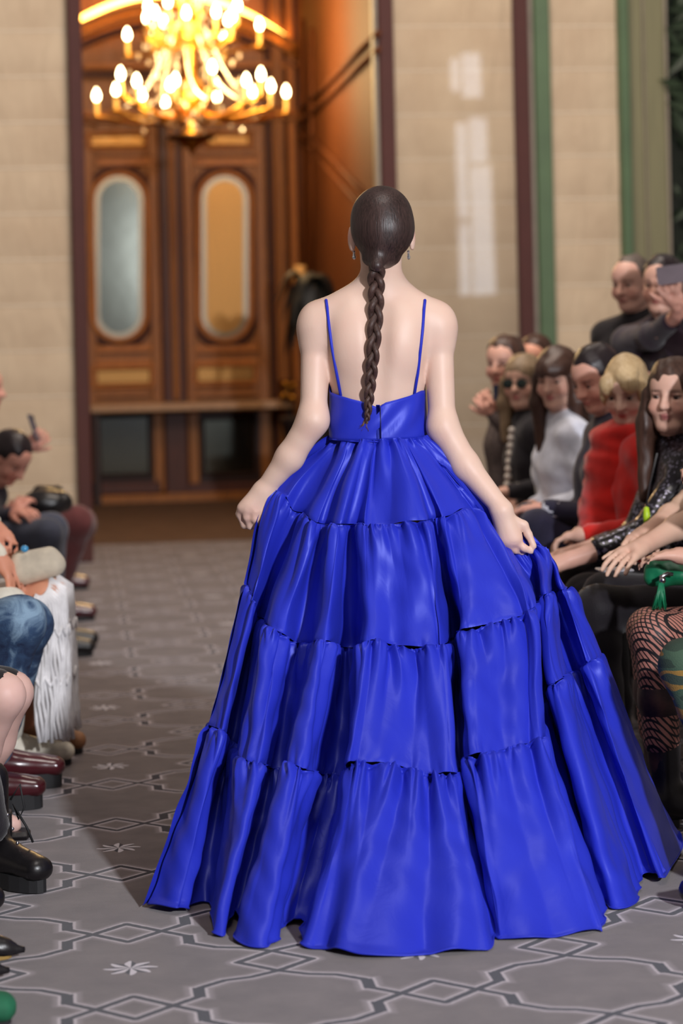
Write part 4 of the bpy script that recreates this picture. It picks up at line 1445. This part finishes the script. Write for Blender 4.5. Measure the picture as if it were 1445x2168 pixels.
    for w_ in wr:
        w = np.clip(1-np.linalg.norm(V-w_, axis=1)/.2, 0, 1)[:, None]*.3; col = col*(1-w)+np.array(lin((206, 130, 116)))*w
    mesh_obj('body', V, Q, SKIN, root, colors=col)
    if eyes: add_eyes(root, L, R, s*.97)
    if hair:
        V, Q = sdf_mesh(hair_prims(hair, H, R, s*.97, L, nb[2]), .0065 if res < .008 else .012, noise=fold_noise(seed+50, .006, 55, stretch=(1, 1, .25)))
        mesh_obj('hair', V, Q, hair_m, root)
    # ---- clothes
    if top is not None:
        g = .010*b; pr = torso(g)
        if collar: pr.append(cap(nb-up_t*.03, nb+up_t*collar, .064*s, .062*s, .02))
        for i, sh in enumerate((shl, shr)):
            up_e = sh+(el[i]-sh)*min(1, sleeve*2)
            pr.append(cap(sh, up_e, .056*s*b, .050*s*b, .03))
            if sleeve > .5:
                q = (sleeve-.5)*2; pr.append(cap(el[i], el[i]+(wr[i]-el[i])*q, .050*s*b, .050*s-.012*q, .025))
        if not stand: pr += [ell(hip+[0, 0, .02], (.15*b, .15*b, .10), k=.05)]
        V, Q = sdf_mesh(pr, .0105 if res < .007 else .0135, noise=fold_noise(seed, fold, 34))
        mesh_obj('top', V, Q, top, root)
    if bottom is not None:
        pr = [ell(hip, np.array((.135, .165, .12))*s*b, np.stack([F, Lf, np.array([0, 0, 1.0])], 1), k=.05)]
        for i in range(2):
            q = min(1, bottom_len*2)
            pr.append(cap(hj[i], hj[i]+(kn[i]-hj[i])*q, .092*s*b, (.092-.024*q)*s*b, .04))
            if bottom_len > .5:
                q = (bottom_len-.5)*2; pr.append(cap(kn[i], kn[i]+(an[i]-kn[i])*q, .068*s*b, (.068-.010*q)*s, .03))
        V, Q = sdf_mesh(pr, .0105 if res < .007 else .0135, noise=fold_noise(seed+9, fold, 30))
        mesh_obj('trousers' if bottom_len > .6 else 'skirt', V, Q, bottom, root)
    if shoes:
        for i in range(2):
            td = shoes.get('dir', F)
            shoe(root, an[i], td, shoes['m'], shoes['sm'], shoes.get('sole', .02), shoes.get('L', .26), shoes.get('high', 0), shoes.get('name', 'shoe'), pointed=shoes.get('pointed', False))
    return dict(root=root, H=H, R=R, L=L, F=F, Lf=Lf, hip=hip, nb=nb, kn=kn, an=an, wr=wr, el=el, hj=hj, chest=chest, sh=(shl, shr), up=up_t)

BLK = cloth('black_wool', (30, 26, 32)); BLK2 = cloth('black_crepe', (24, 19, 25), rough=.65); NAVY = cloth('navy_suiting', (38, 36, 58)); PLUM = cloth('dark_plum_wool', (42, 26, 40))
LEATHER = pmat('black_leather', (24, 22, 24), .35, .2, 20, .15, spec=.5); RUB = pmat('black_rubber', (30, 30, 32), .7, .1, 20, .1)
SHB = dict(m=LEATHER, sm=RUB, sole=.018)
H_BRN = hair_mat('brown_hair', (38, 24, 20), (88, 60, 48), .42, scale=180); H_BLK = hair_mat('black_hair', (18, 13, 16), (46, 34, 38), .38, scale=180)
H_BLD = hair_mat('blond_hair', (168, 134, 92), (226, 200, 156), .45, scale=160); H_ASH = hair_mat('ash_hair', (96, 78, 58), (160, 134, 104), .5, scale=160)
H_GRY = hair_mat('grey_hair', (58, 48, 42), (110, 96, 86), .55, scale=160)

def sequin_mat(name, rgb, glint):
    g = N(name); vo = g.n('ShaderNodeTexVoronoi'); vo.inputs['Scale'].default_value = 150; g.link(g.obco(), vo.inputs['Vector'])
    sp = g.n('ShaderNodeSeparateColor'); g.link(vo.outputs['Color'], sp.inputs[0])
    hit = g.math('GREATER_THAN', sp.outputs[0], .80)
    g.col(g.mix(hit, lin(rgb), lin(glint))); g.link(g.math('MULTIPLY', hit, .9), g.b.inputs['Metallic'])
    g.set(Roughness=.28); g.bump(sp.outputs[1], .8, .006)
    return g.m
SEQ = sequin_mat('black_sequins', (22, 18, 26), (150, 148, 170))

LEFT = (-1, 0)     # the right-hand row faces the runway
# 1 --- woman with long brown hair in sequins, nearest full face
r1 = person('smiling woman with long brown hair in a black sequinned top at the right edge', (1424, 838, 8.0), (-.52, -.85), .05, LEFT, .05, 1.02, (226, 182, 162), 'long', H_BRN,
       SEQ, .78, BLK, 1.0, hands=[(1205, 1185, 7.75), (1212, 1172, 8.0)], palms=[(0, .3, -1), (0, 0, -1)], curls=(.35, .45), knees=[(1240, 1262, 7.8), (1215, 1220, 8.1)], shoes=SHB, seed=1, lips=(170, 88, 90), tilt=.04, elbow_out=.25)
# 2 --- blonde in red scarf
r2 = person('short haired blonde woman in a bright red ruffled scarf looking down', (1325, 826, 8.55), (-.50, -.86), .38, LEFT, .06, .98, (226, 186, 166), 'tousled', H_BLD,
       cloth('scarlet_wool', (206, 30, 22), sheen=.4), 1.0, BLK, 1.0, hands=[(1250, 1130, 8.4), (1262, 1120, 8.6)], shoes=SHB, seed=2, lips=(186, 64, 70), brow=(120, 84, 60))
# 3 --- man in navy
r3 = person('dark haired man in a navy suit bending forward in profile', (1262, 800, 9.05), (-.86, -.50), .42, LEFT, .04, 1.02, (222, 170, 150), 'short', H_BLK,
       NAVY, 1.0, NAVY, 1.0, hands=[(1160, 1080, 8.95), (1170, 1092, 9.1)], knees=[(1140, 1120, 8.95), (1120, 1110, 9.2)], shoes=SHB, seed=3, lips=(190, 110, 104), brow=(30, 22, 22), bulk=1.08, collar=.03)
# 4 --- brown head between
r4 = person('brown haired person half hidden between the navy suit and the white jumper', (1213, 808, 10.7), (-.62, -.78), .22, LEFT, .1, .98, (218, 168, 146), 'short', H_BRN, BLK, 1.0, BLK, 1.0, shoes=SHB, seed=4)
# 5 --- woman with fringe in white
r5 = person('woman with a dark fringe and long hair in a fluffy white jumper', (1178, 800, 9.95), (-.58, -.81), .22, LEFT, .06, 1.02, (222, 178, 158), 'bangs', H_BRN,
       cloth('white_mohair', (216, 220, 236), sheen=.6, bump=.6), .95, BLK, 1.0, hands=[(1120, 1092, 9.7), (1128, 1072, 9.9)], shoes=SHB, seed=5, lips=(190, 96, 100), bulk=1.12, fold=.010)
# 6 --- blonde with sunglasses
r6 = person('fair haired woman in tinted sunglasses and a black jacket with white trim', (1106, 808, 10.6), (-.55, -.83), .10, LEFT, .08, .98, (224, 180, 158), 'fringe_blond', H_ASH,
       BLK, 1.0, BLK, 1.0, hands=[(1085, 1040, 10.4), (1092, 1060, 10.6)], shoes=SHB, seed=6, lips=(196, 104, 106))
# 7 --- far woman with phone
r7 = person('far dark haired woman in patterned sleeves filming with a navy phone', (1068, 768, 11.05), (-.62, -.78), .12, LEFT, .04, 1.03, (222, 172, 152), 'bun', H_BRN,
       pmat('marled_knit', (96, 84, 82), .9, .6, 90, .4), 1.0, BLK, 1.0, hands=[(1048, 880, 10.75), (1062, 888, 10.8)], palms=[(0, .6, .4), (0, .6, .4)], curls=(.9, .9), shoes=SHB, seed=7)
# 8 --- second row head
r8 = person('brown haired person whose forehead shows behind the white jumper woman', (1132, 764, 11.7), (-.6, -.8), .1, LEFT, .05, 1.02, (222, 160, 134), 'short', H_BRN, BLK, 1.0, BLK, 1.0, shoes=SHB, seed=8)
# 9, 10 --- standing couple
r9 = person('standing man with close cropped greying hair in black behind the seated row', (1336, 598, 10.3), (-.72, -.68), .20, (-.7, -.7), .0, 1.0, (214, 168, 150), 'cropped', H_GRY, BLK2, 1.0, BLK, 1.0, stand=True, shoes=SHB, seed=9, brow=(70, 56, 48), collar=.05, lips=(184, 112, 106))
r10 = person('standing dark haired woman in black raising a phone at the right edge', (1402, 604, 9.8), (-.55, -.83), .05, (-.6, -.8), .0, 1.0, (222, 174, 154), 'short', H_BLK, PLUM, .9, BLK, 1.0, stand=True,
        hands=[(1442, 652, 9.35), (1430, 672, 9.4)], palms=[(.2, .8, .4), (.2, .8, .3)], curls=(.25, .5), shoes=SHB, seed=10, bulk=1.05)
# dark coats behind the red scarf
r11 = person('person in a dark plum coat seated behind the red scarf woman', (1392, 806, 9.75), (-.9, -.4), .3, LEFT, .05, 1.0, (200, 150, 130), 'long', H_BLK, PLUM, 1.0, BLK, 1.0, shoes=SHB, seed=11)
# nearest right: mostly limbs in the frame
FISH = N('fishnet_stocking')
_sx = FISH.n('ShaderNodeSeparateXYZ'); FISH.link(FISH.obco(), _sx.inputs[0])
_xz = FISH.math('ADD', _sx.outputs[0], _sx.outputs[2]); _ln = None
for op_ in ('ADD', 'SUBTRACT'):
    w_ = FISH.math('ABSOLUTE', FISH.math('SUBTRACT', FISH.math('FRACT', FISH.math('MULTIPLY', FISH.math(op_, _xz, _sx.outputs[1]), 46)), .5))
    w_ = FISH.math('GREATER_THAN', w_, .34); _ln = w_ if _ln is None else FISH.math('MAXIMUM', _ln, w_)
FISH.col(FISH.mix(_ln, lin((176, 118, 104)), lin((18, 12, 16)))); FISH.set(Roughness=.6); FISH.bump(_ln, .5, .003)
CAMO = N('striped_knit')
_nz = CAMO.noise(CAMO.obco((1, 1, 3.5), (0, .5, 0)), 5, 2)
CAMO.col(CAMO.ramp(_nz, [(.30, lin((44, 62, 50))), (.42, lin((60, 84, 66))), (.50, lin((146, 112, 52))), (.58, lin((52, 68, 58))), (.70, lin((92, 40, 42)))], 'CONSTANT')); CAMO.set(Roughness=.9); CAMO.bump(CAMO.noise(CAMO.obco(), 300, 2), .4, .004)
rA = person('bare armed woman in black whose forearm reaches in from the right edge', (2.06, 7.52, 1.17), (-.7, -.7), .1, LEFT, .04, 1.0, (226, 190, 166), 'long', H_BRN, BLK2, .35, BLK2, 1.0,
       hands=[(1318, 1190, 7.15), (1330, 1168, 7.35)], palms=[(0, .3, -1), (0, 0, -1)], curls=(.30, .5), knees=[(1265, 1290, 7.35), (1280, 1260, 7.6)], shoes=SHB, seed=12, res=.006, elbow_out=.2)
rB = person('seated woman with fishnet stockings and black boots at the right edge', (2.10, 6.92, 1.17), (-.7, -.7), .1, LEFT, .04, 1.0, (222, 178, 156), 'long', H_BLK, BLK2, .9, BLK2, .30,
       knees=[(1385, 1345, 6.72), (1375, 1335, 6.95)], shoes=dict(m=LEATHER, sm=RUB, sole=.03, high=.12, name='boot'), seed=13, legs_skin=(40, 30, 34), hands=[(1470, 1180, 6.9), (1510, 1020, 6.9)], palms=[None, (-1, 0, 0)], curls=(.4, 1.2))
rC = person('nearest right hand onlooker in striped green and ochre knit trousers', (2.18, 6.2, 1.15), (-.7, -.7), .1, LEFT, .06, 1.0, (214, 170, 150), 'short', H_BRN, BLK, 1.0, CAMO.m, .93,
       knees=[(1455, 1410, 6.05), (1470, 1420, 6.3)], feet=[(1628, 1915), (1640, 1850)], shoes=SHB, seed=14)

# fishnet over the nearer thigh and shin
def stocking(rec, i, mat, name):
    pr = [cap(rec['hj'][i]*.45+rec['kn'][i]*.55, rec['kn'][i], .072, .062, .03), cap(rec['kn'][i], rec['kn'][i]*.35+rec['an'][i]*.65, .061, .052, .03)]
    V, Q = sdf_mesh(pr, .007); return mesh_obj(name, V, Q, mat, rec['root'])
stocking(rB, 0, FISH.m, 'stocking'); stocking(rB, 1, FISH.m, 'stocking')

# scarf with a frilled edge on the blonde woman
def scarf(rec, mat):
    nb, F, Lf = rec['nb'], rec['F'], rec['Lf']; U = np.array([0, 0, 1.0])
    pr = [ell(nb+U*.02+F*.02, (.13, .13, .06), k=.04), ell(nb-U*.10+F*.06, (.12, .13, .13), k=.05), ell(nb-U*.24+F*.10, (.09, .12, .15), k=.05), cap(nb-U*.28+F*.12, nb-U*.50+F*.16, .085, .03, .05)]
    V, Q = sdf_mesh(pr, .008, noise=fold_noise(5, .012, 40)); sc = mesh_obj('scarf', V, Q, mat, rec['root'])
    rr = random.Random(4); fr = MB()
    for k in range(46):
        t = k/45; c = nb-U*(.04+.50*t)+F*(-.05+.16*t)+Lf*(.135-.06*t)
        fr.ball(c+np.array([rr.uniform(-.02, .02), rr.uniform(-.02, .02), rr.uniform(-.015, .015)]), (.022, .022, .017), 8, 6)
    tag(fr.build('frill', mat, sc, True), kind='stuff')
scarf(r2, MATS['scarlet_wool'])

# sunglasses
def sunglasses(rec):
    L = rec['L']; g = empty('sunglasses', rec['H'], None, None); g.parent = rec['root']; g.location = rec['H']-LOC[rec['root']]
    LN = pmat('tinted_lens', (30, 52, 52), .08, .1, 20, 0, spec=.7); FR = pmat('glasses_frame', (60, 40, 30), .3)
    for y in (.034, -.034):
        m = MB(); n = 16
        V = [L(.1, y, .002)]+[L(.098, y+.026*math.cos(2*math.pi*i/n), .002+.022*math.sin(2*math.pi*i/n)) for i in range(n)]
        V += [L(.094, y, .002)]+[L(.093, y+.026*math.cos(2*math.pi*i/n), .002+.022*math.sin(2*math.pi*i/n)) for i in range(n)]
        Fq = [(0, 1+i, 1+(i+1) % n) for i in range(n)]+[(n+1, n+2+(i+1) % n, n+2+i) for i in range(n)]+[(1+i, n+2+i, n+2+(i+1) % n, 1+(i+1) % n) for i in range(n)]
        m.add(V, Fq).build('lens', LN, g)
        MB().tube([L(.097, y*1.6, .008), L(.05, y*2.25, .008), L(-.01, y*2.35, .0)], .0022, 6).build('temple', FR, g, True)
    MB().tube([L(.1, .012, .006), L(.103, 0, .009), L(.1, -.012, .006)], .0022, 6).build('bridge', FR, g, True)
sunglasses(r6)

# pearl trim and striped cuffs on the black jacket
pearl = pmat('pearl', (226, 216, 206), .35, .05, 20, 0)
for k in range(9):
    t = k/8; c = r6['nb']+r6['F']*(.085+.03*t)-np.array([0, 0, .03+.27*t])+r6['Lf']*.075
    MB().ball(c, .017, 12, 8).build('pearl_button', pearl, r6['root'], True)
for k in range(5):
    c = r6['el'][0]*(1-(.25+.15*k))+r6['wr'][0]*(.25+.15*k); d = nrm(r6['wr'][0]-r6['el'][0])
    MB().tube([c-d*.012, c+d*.012], .052-.004*k, 14).build('cuff_band', cloth('cream_knit', (222, 216, 204)) if k % 2 == 0 else BLK, r6['root'], True)

# white shirt cuff of the navy suit, dark strap watch on the white jumper
for i in range(2):
    d = nrm(r3['wr'][i]-r3['el'][i]); MB().tube([r3['wr'][i]-d*.05, r3['wr'][i]+d*.015], [.042, .036], 14).build('shirt_cuff', cloth('white_cotton', (220, 222, 236)), r3['root'], True)
d = nrm(r5['wr'][0]-r5['el'][0]); MB().tube([r5['wr'][0]-d*.005, r5['wr'][0]+d*.02], .032, 14).build('watch_strap', BLK, r5['root'], True)
# neon pendant on the sequinned top
c = at(1368, 1092, 7.62); MB().lathe([(0, -.03), (.010, -.026), (.012, .0), (.008, .026), (0, .03)], c, 12).build('neon_pendant', pmat('neon_green', (178, 214, 40), .4, .05, 10, 0), r1['root'], True)
MB().tube([c+[0, 0, .03], at(1374, 1030, 7.66), at(1390, 960, 7.75)], .0025, 6).build('pendant_cord', BLK, r1['root'], True)

# phones
def phone(c, n, upv, w, h, mat, label, glow=None):
    n = nrm(n); u = nrm(np.array(upv)-n*(np.array(upv)@n)); r = np.cross(u, n)
    root = empty('phone', c, label, 'phone'); rd = .010; t = .004
    P = []
    for cx, cy, a0 in ((1, 1, 0), (-1, 1, 90), (-1, -1, 180), (1, -1, 270)):
        for k in range(4):
            a = math.radians(a0+30*k); P.append((cx*(w/2-rd)+rd*math.cos(a), cy*(h/2-rd)+rd*math.sin(a)))
    m = len(P); V = [c+r*x+u*y-n*t for x, y in P]+[c+r*x+u*y+n*t for x, y in P]
    MB().add(V, [tuple(range(m))[::-1], tuple(range(m, 2*m))]+[(i, (i+1) % m, m+(i+1) % m, m+i) for i in range(m)]).build('case', mat, root)
    V = [c+r*x*.92+u*y*.92-n*(t+.0006) for x, y in P]
    MB().add(V, [tuple(range(m))[::-1]]).build('screen', pmat('dark_screen', (40, 40, 66), .15, .1, 10, 0) if not glow else glow, root)
    cc = c+r*w*.28+u*h*.38+n*(t+.001); MB().ball(cc, .007, 10, 6).build('camera_lens', LEATHER, root, True)
    return root
tocam = lambda p: nrm(np.array([0, 0, CAM_H])-p)
p7 = at(1062, 832, 10.62); phone(p7, tocam(p7)+[-.3, 0, 0], (0, 0, 1), .078, .075, pmat('navy_phone', (28, 44, 74), .4), 'navy phone held up by the far dark haired woman')
p10 = at(1428, 580, 9.25); phone(p10, tocam(p10), (1, 0, .12), .072, .14, pmat('grey_phone', (104, 92, 98), .3, .1, 20, 0, metal=.4), 'grey phone held sideways by the standing woman at the right edge')

# green tasselled clutch lying on the black lap
def clutch():
    c = at(1420, 1212, 7.05); root = empty('clutch_bag', c, 'green clutch bag with a tassel on the lap at the right edge', 'bag')
    GR = pmat('emerald_leather', (14, 112, 74), .45, .2, 18, .2)
    V, Q = sdf_mesh([ell(c+[.03, 0, 0], (.10, .09, .028), k=.02), cap(c+[-.06, -.03, -.012], c+[.10, -.06, .0], .022, .03, .03), cap(c+[-.06, -.03, .022], c+[.10, -.06, .03], .018, .022, .02)], .006, noise=fold_noise(3, .006, 60))
    mesh_obj('pouch', V, Q, GR, root)
    t = at(1402, 1228, 6.92); MB().ball(t, .010, 10, 8).build('ring', pmat('steel', (200, 200, 206), .2, .05, 10, 0, metal=1), root, True)
    MB().tube([at(1398, 1222, 6.93), at(1412, 1214, 6.95), at(1424, 1216, 6.95)], .006, 8).build('chain', MATS['steel'], root, True)
    rr = random.Random(9); tas = MB(); a = at(1399, 1234, 6.92)
    for k in range(60):
        q = at(1393+rr.uniform(-14, 17), 1288+rr.uniform(-8, 4), 6.92+rr.uniform(-.015, .012)); tas.tube([a+[rr.uniform(-.006, .006), 0, 0], a*.5+q*.5+[rr.uniform(-.004, .004), 0, 0], q], [.003, .0024, .0016], 5)
    tag(tas.build('tassel', GR, root, True), kind='stuff')
clutch()
pp = at(1300, 1206, 7.3); MB().box(tuple(pp-[.05, .05, .004]), tuple(pp+[.05, .05, .004]), .003).build('white_card', pmat('white_card_paper', (190, 186, 190), .5, .03, 10, 0))
tag(bpy.data.objects['white_card'], 'small white card lying on a black lap behind the hand', 'card')

# ------------------------------------------------------------------ left-hand row
RIGHT = (1, 0)
BUR = pmat('oxblood_leather', (74, 22, 30), .22, .25, 12, .06, spec=.6, coat=.4); WELT = pmat('yellow_welt', (150, 120, 60), .6)
DEN = N('marbled_denim'); _nz = DEN.noise(DEN.obco(), 9, 5, .6, 1.2); DEN.col(DEN.ramp(_nz, [(.32, lin((26, 38, 70))), (.5, lin((52, 78, 112))), (.68, lin((136, 164, 188)))])); DEN.set(Roughness=.85); DEN.bump(DEN.noise(DEN.obco(), 300, 2), .4, .004)
l1 = person('far left onlooker in dark jacket and maroon trousers holding a phone', (-34, 822, 12.0), (.9, -.3), .1, RIGHT, .05, 1.0, (206, 150, 132), 'short', H_BRN, cloth('charcoal_plum', (38, 28, 38)), 1.0, cloth('maroon_cord', (92, 46, 46)), 1.0,
       hands=[(20, 952, 11.6), (48, 948, 11.5)], palms=[(0, .8, .3), (0, .8, .2)], curls=(.8, .8), knees=[(172, 1108, 12.1), (165, 1104, 11.8)], feet=[(108, 1250), (112, 1316)], shoes=dict(m=BUR, sm=RUB, sole=.02), seed=21, bulk=1.1)
pl = at(72, 905, 11.45); phone(pl, (.95, -.25, .35), (.35, 0, 1), .07, .13, pmat('slate_phone', (84, 82, 92), .3), 'slate phone held up by the far left onlooker')
l1b = person('dark haired onlooker bowed low at the left edge', (22, 968, 11.0), (.7, -.6), .75, RIGHT, .40, 1.0, (206, 150, 132), 'short', H_BLK, cloth('navy_wool', (34, 32, 48)), 1.0, cloth('slate_trousers', (62, 66, 82)), 1.0,
       hands=[(24, 1090, 10.8), (30, 1094, 10.9)], palms=[(0, .3, -1), (0, .3, -1)], curls=(.6, .6), knees=[(100, 1130, 10.7), (110, 1118, 11.0)], shoes=SHB, seed=22)
V, Q = sdf_mesh([ell(at(100, 1064, 11.3), (.12, .09, .065), k=.02), cap(at(85, 1042, 11.35), at(122, 1036, 11.35), .035, .02, .03)], .008, noise=fold_noise(8, .006, 40))
tag(mesh_obj('black_bag', V, Q, LEATHER), 'soft black bag lying behind maroon knees at the far left', 'bag')
l2 = person('woman in a white crochet skirt with long fringe over bare knees', (-160, 760, 8.1), (.8, -.5), .2, RIGHT, .05, 1.0, (216, 152, 122), 'long', H_BRN, cloth('cream_knit_top', (226, 218, 200)), 1.0, cloth('white_crochet', (232, 230, 232), bump=.6), .36,
       hands=[(20, 1162, 7.9), (8, 1200, 7.8)], palms=[(0, .2, -1), (0, .2, -1)], curls=(.6, .6), knees=[(112, 1262, 8.05), (96, 1268, 7.85)], feet=[(38, 1538), (44, 1600)], shoes=dict(m=pmat('tan_suede', (150, 104, 70), .7), sm=LEATHER, sole=.02, high=-.01), seed=23, lips=(180, 90, 90))
# fringe
def fringe(rec):
    FR = cloth('white_cord', (236, 234, 236)); rr = random.Random(6); m = MB()
    for i in range(2):
        k = rec['kn'][i]; n = 27
        for j in range(n):
            a = math.pi*(-.62+1.24*j/(n-1)); r = .078
            t = k+rec['F']*(r*math.cos(a)*1.0-.015)+rec['Lf']*r*math.sin(a)+np.array([0, 0, .035-.05*abs(math.sin(a))])
            P = [t-rec['F']*.05*math.cos(a)+[0, 0, .035], t]
            sw = rr.uniform(-.01, .01)
            for q in range(1, 8):
                z = t[2]-q/7*(t[2]-.10-rr.uniform(0, .02)); P.append(np.array([t[0]+rec['F'][0]*.012*q/7+.005*math.sin(q*2+j), t[1]+sw*q/7+.005*math.sin(q*1.7+j*2), z]))
            m.tube(P, .0068, 5)
        for z in (.46, .30):
            P = []
            for j in range(40):
                a = math.pi*(-.62+1.24*j/39); r = .082
                P.append(k*[1, 1, 0]+rec['F']*(r*math.cos(a)-.008)+rec['Lf']*r*math.sin(a)+np.array([0, 0, z+.016*math.cos(j*1.55)]))
            m.tube(P, .006, 5)
    tag(m.build('fringe', FR, rec['root'], True), kind='stuff')
fringe(l2)
cb_ = at(92, 1196, 7.85); V, Q = sdf_mesh([cap(cb_+[-.07, 0, -.02], cb_+[.035, 0, .0], .045, .038, .02), cap(cb_+[-.07, 0, .015], cb_+[.02, 0, .03], .03, .03, .02)], .007)
tag(mesh_obj('cream_bag', V, Q, cloth('oatmeal_canvas', (204, 192, 172))), 'oatmeal canvas bag resting on the fringed white skirt', 'bag')
wb_ = at(52, 1162, 7.8); tag(MB().ball(wb_, (.013, .011, .012), 14, 10).build('blue_ring', pmat('blue_enamel', (70, 150, 200), .2, .2, 30, 0), None, True), 'small bright blue trinket beside the oatmeal bag', 'trinket')
l3 = person('onlooker in marbled blue denim and oxblood boots at the left', (-190, 780, 7.2), (.8, -.5), .3, RIGHT, .08, 1.0, (216, 160, 136), 'long', H_BLK, cloth('cream_jumper', (222, 214, 196)), 1.0, DEN.m, .96,
       hands=[(-22, 1325, 7.0), (-40, 1310, 7.2)], palms=[(0, .2, -1), (0, .2, -1)], curls=(.7, .7), knees=[(56, 1322, 7.25), (40, 1316, 7.0)], feet=[(-18, 1672), (-66, 1718)], shoes=dict(m=BUR, sm=RUB, sole=.042, L=.27, high=.02, name='boot'), seed=24, bulk=1.1)
ph = at(8, 1314, 7.0); phone(ph, (.05, .25, -1), (1, .15, .12), .07, .14, pmat('red_case', (214, 40, 44), .4), 'phone in a red case lying on the marbled denim lap')
# cream boots beside the oxblood pair
l2b = person('onlooker at the left in loose cream trousers gathered over the shoes', (-210, 770, 7.65), (.8, -.5), .2, RIGHT, .02, .97, (216, 160, 136), 'long', H_ASH, cloth('cream_wool', (216, 208, 190)), 1.0, cloth('ivory_linen', (230, 226, 212)), .95,
       knees=[(18, 1290, 7.75), (10, 1292, 7.55)], feet=[(10, 1592), (16, 1624)], shoes=dict(m=pmat('ivory_leather', (222, 214, 196), .5), sm=RUB, sole=.02, high=.06), seed=25)
l4 = person('bare legged onlooker in black shorts and open sandals at the left', (-250, 790, 6.5), (.8, -.5), .2, RIGHT, .05, 1.0, (226, 186, 174), 'long', H_BRN, BLK, 1.0, cloth('black_shorts', (30, 26, 28)), .47,
       hands=[(-10, 1400, 6.4), (-60, 1380, 6.6)], palms=[(0, .2, -1), (0, .2, -1)], curls=(.5, .5), knees=[(24, 1466, 6.6), (6, 1472, 6.3)], feet=[(-64, 1780), (-118, 1826)], shoes=None, seed=26)
for i in range(2):
    a = l4['an'][i]; MB().box(tuple(a*[1, 1, 0]+[-.07, -.045, .002]), tuple(a*[1, 1, 0]+[.17, .045, .024]), .01).build('sandal_sole', LEATHER, l4['root'])
    for dx in (.04, .11):
        MB().tube([a*[1, 1, 0]+[dx, -.045, .02], a*[1, 1, 0]+[dx, -.03, .07], a*[1, 1, 0]+[dx, .03, .07], a*[1, 1, 0]+[dx, .045, .02]], .010, 8).build('sandal_strap', LEATHER, l4['root'], True)
l5 = person('onlooker in black lace up boots at the lower left edge', (-300, 800, 5.9), (.8, -.5), .2, RIGHT, .05, 1.0, (220, 176, 160), 'short', H_BLK, BLK, 1.0, BLK, .9,
       knees=[(-84, 1530, 6.0), (-110, 1540, 5.7)], feet=[(-14, 1868), (-120, 1930)], shoes=dict(m=LEATHER, sm=RUB, sole=.036, L=.26, high=.16, name='boot', dir=(.62, -.78, 0)), seed=27)
a = l5['an'][0]
STEEL = MATS['steel']
for k in range(4):
    c = a+np.array([.030+.012*k, -.052-.014*k, .13-.034*k]); MB().ball(c, .005, 8, 6).build('eyelet', STEEL, l5['root'], True)
MB().tube([a+[.05, -.045, .13], a+[.075, -.05, .17], a+[.085, -.052, .11], a+[.07, -.05, .08], a+[.055, -.045, .12], a+[.09, -.055, .06], a+[.105, -.055, .02]], .0032, 6).build('lace', RUB, l5['root'], True)
l6 = person('onlooker in pointed black shoes at the bottom left corner', (-350, 800, 5.4), (.8, -.5), .2, RIGHT, .05, 1.0, (220, 176, 160), 'long', H_BRN, BLK, 1.0, BLK, .95,
       knees=[(-120, 1590, 5.45), (-130, 1600, 5.2)], feet=[(-165, 2040), (-205, 2085)], shoes=dict(m=LEATHER, sm=WELT, sole=.010, L=.25, pointed=True), seed=28)
l7 = person('onlooker in green shoes just below the bottom left corner', (-400, 800, 4.95), (.8, -.5), .2, RIGHT, .05, 1.0, (220, 176, 160), 'long', H_BRN, BLK, 1.0, BLK, .95,
       knees=[(-170, 1690, 5.0), (-180, 1700, 4.8)], feet=[(-185, 2180), (-260, 2240)], shoes=dict(m=pmat('green_suede', (20, 92, 62), .8), sm=RUB, sole=.012, L=.25), seed=29)

# ------------------------------------------------------------------ benches under the rows
def bench(x0, x1, y0, y1, label):
    r = empty('bench', ((x0+x1)/2, (y0+y1)/2, 0), label, 'bench')
    B = pmat('black_bench', (26, 22, 24), .6, .15, 10, .1)
    MB().box((x0, y0, .34), (x1, y1, .38), .01).build('seat', B, r)
    for x in (x0+.03, x1-.07):
        for y in (y0+.05, y1-.09): MB().box((x, y, 0), (x+.04, y+.04, .34), .004).build('leg', B, r)
bench(1.95, 2.35, 5.6, 8.5, 'low black bench under the nearer right hand row'); bench(1.95, 2.35, 8.6, 12.0, 'low black bench under the farther right hand row')
bench(-.95, -.55, 4.6, 8.4, 'low black bench under the nearer left hand row'); bench(-.85, -.45, 10.4, 12.6, 'low black bench under the farther left hand row')
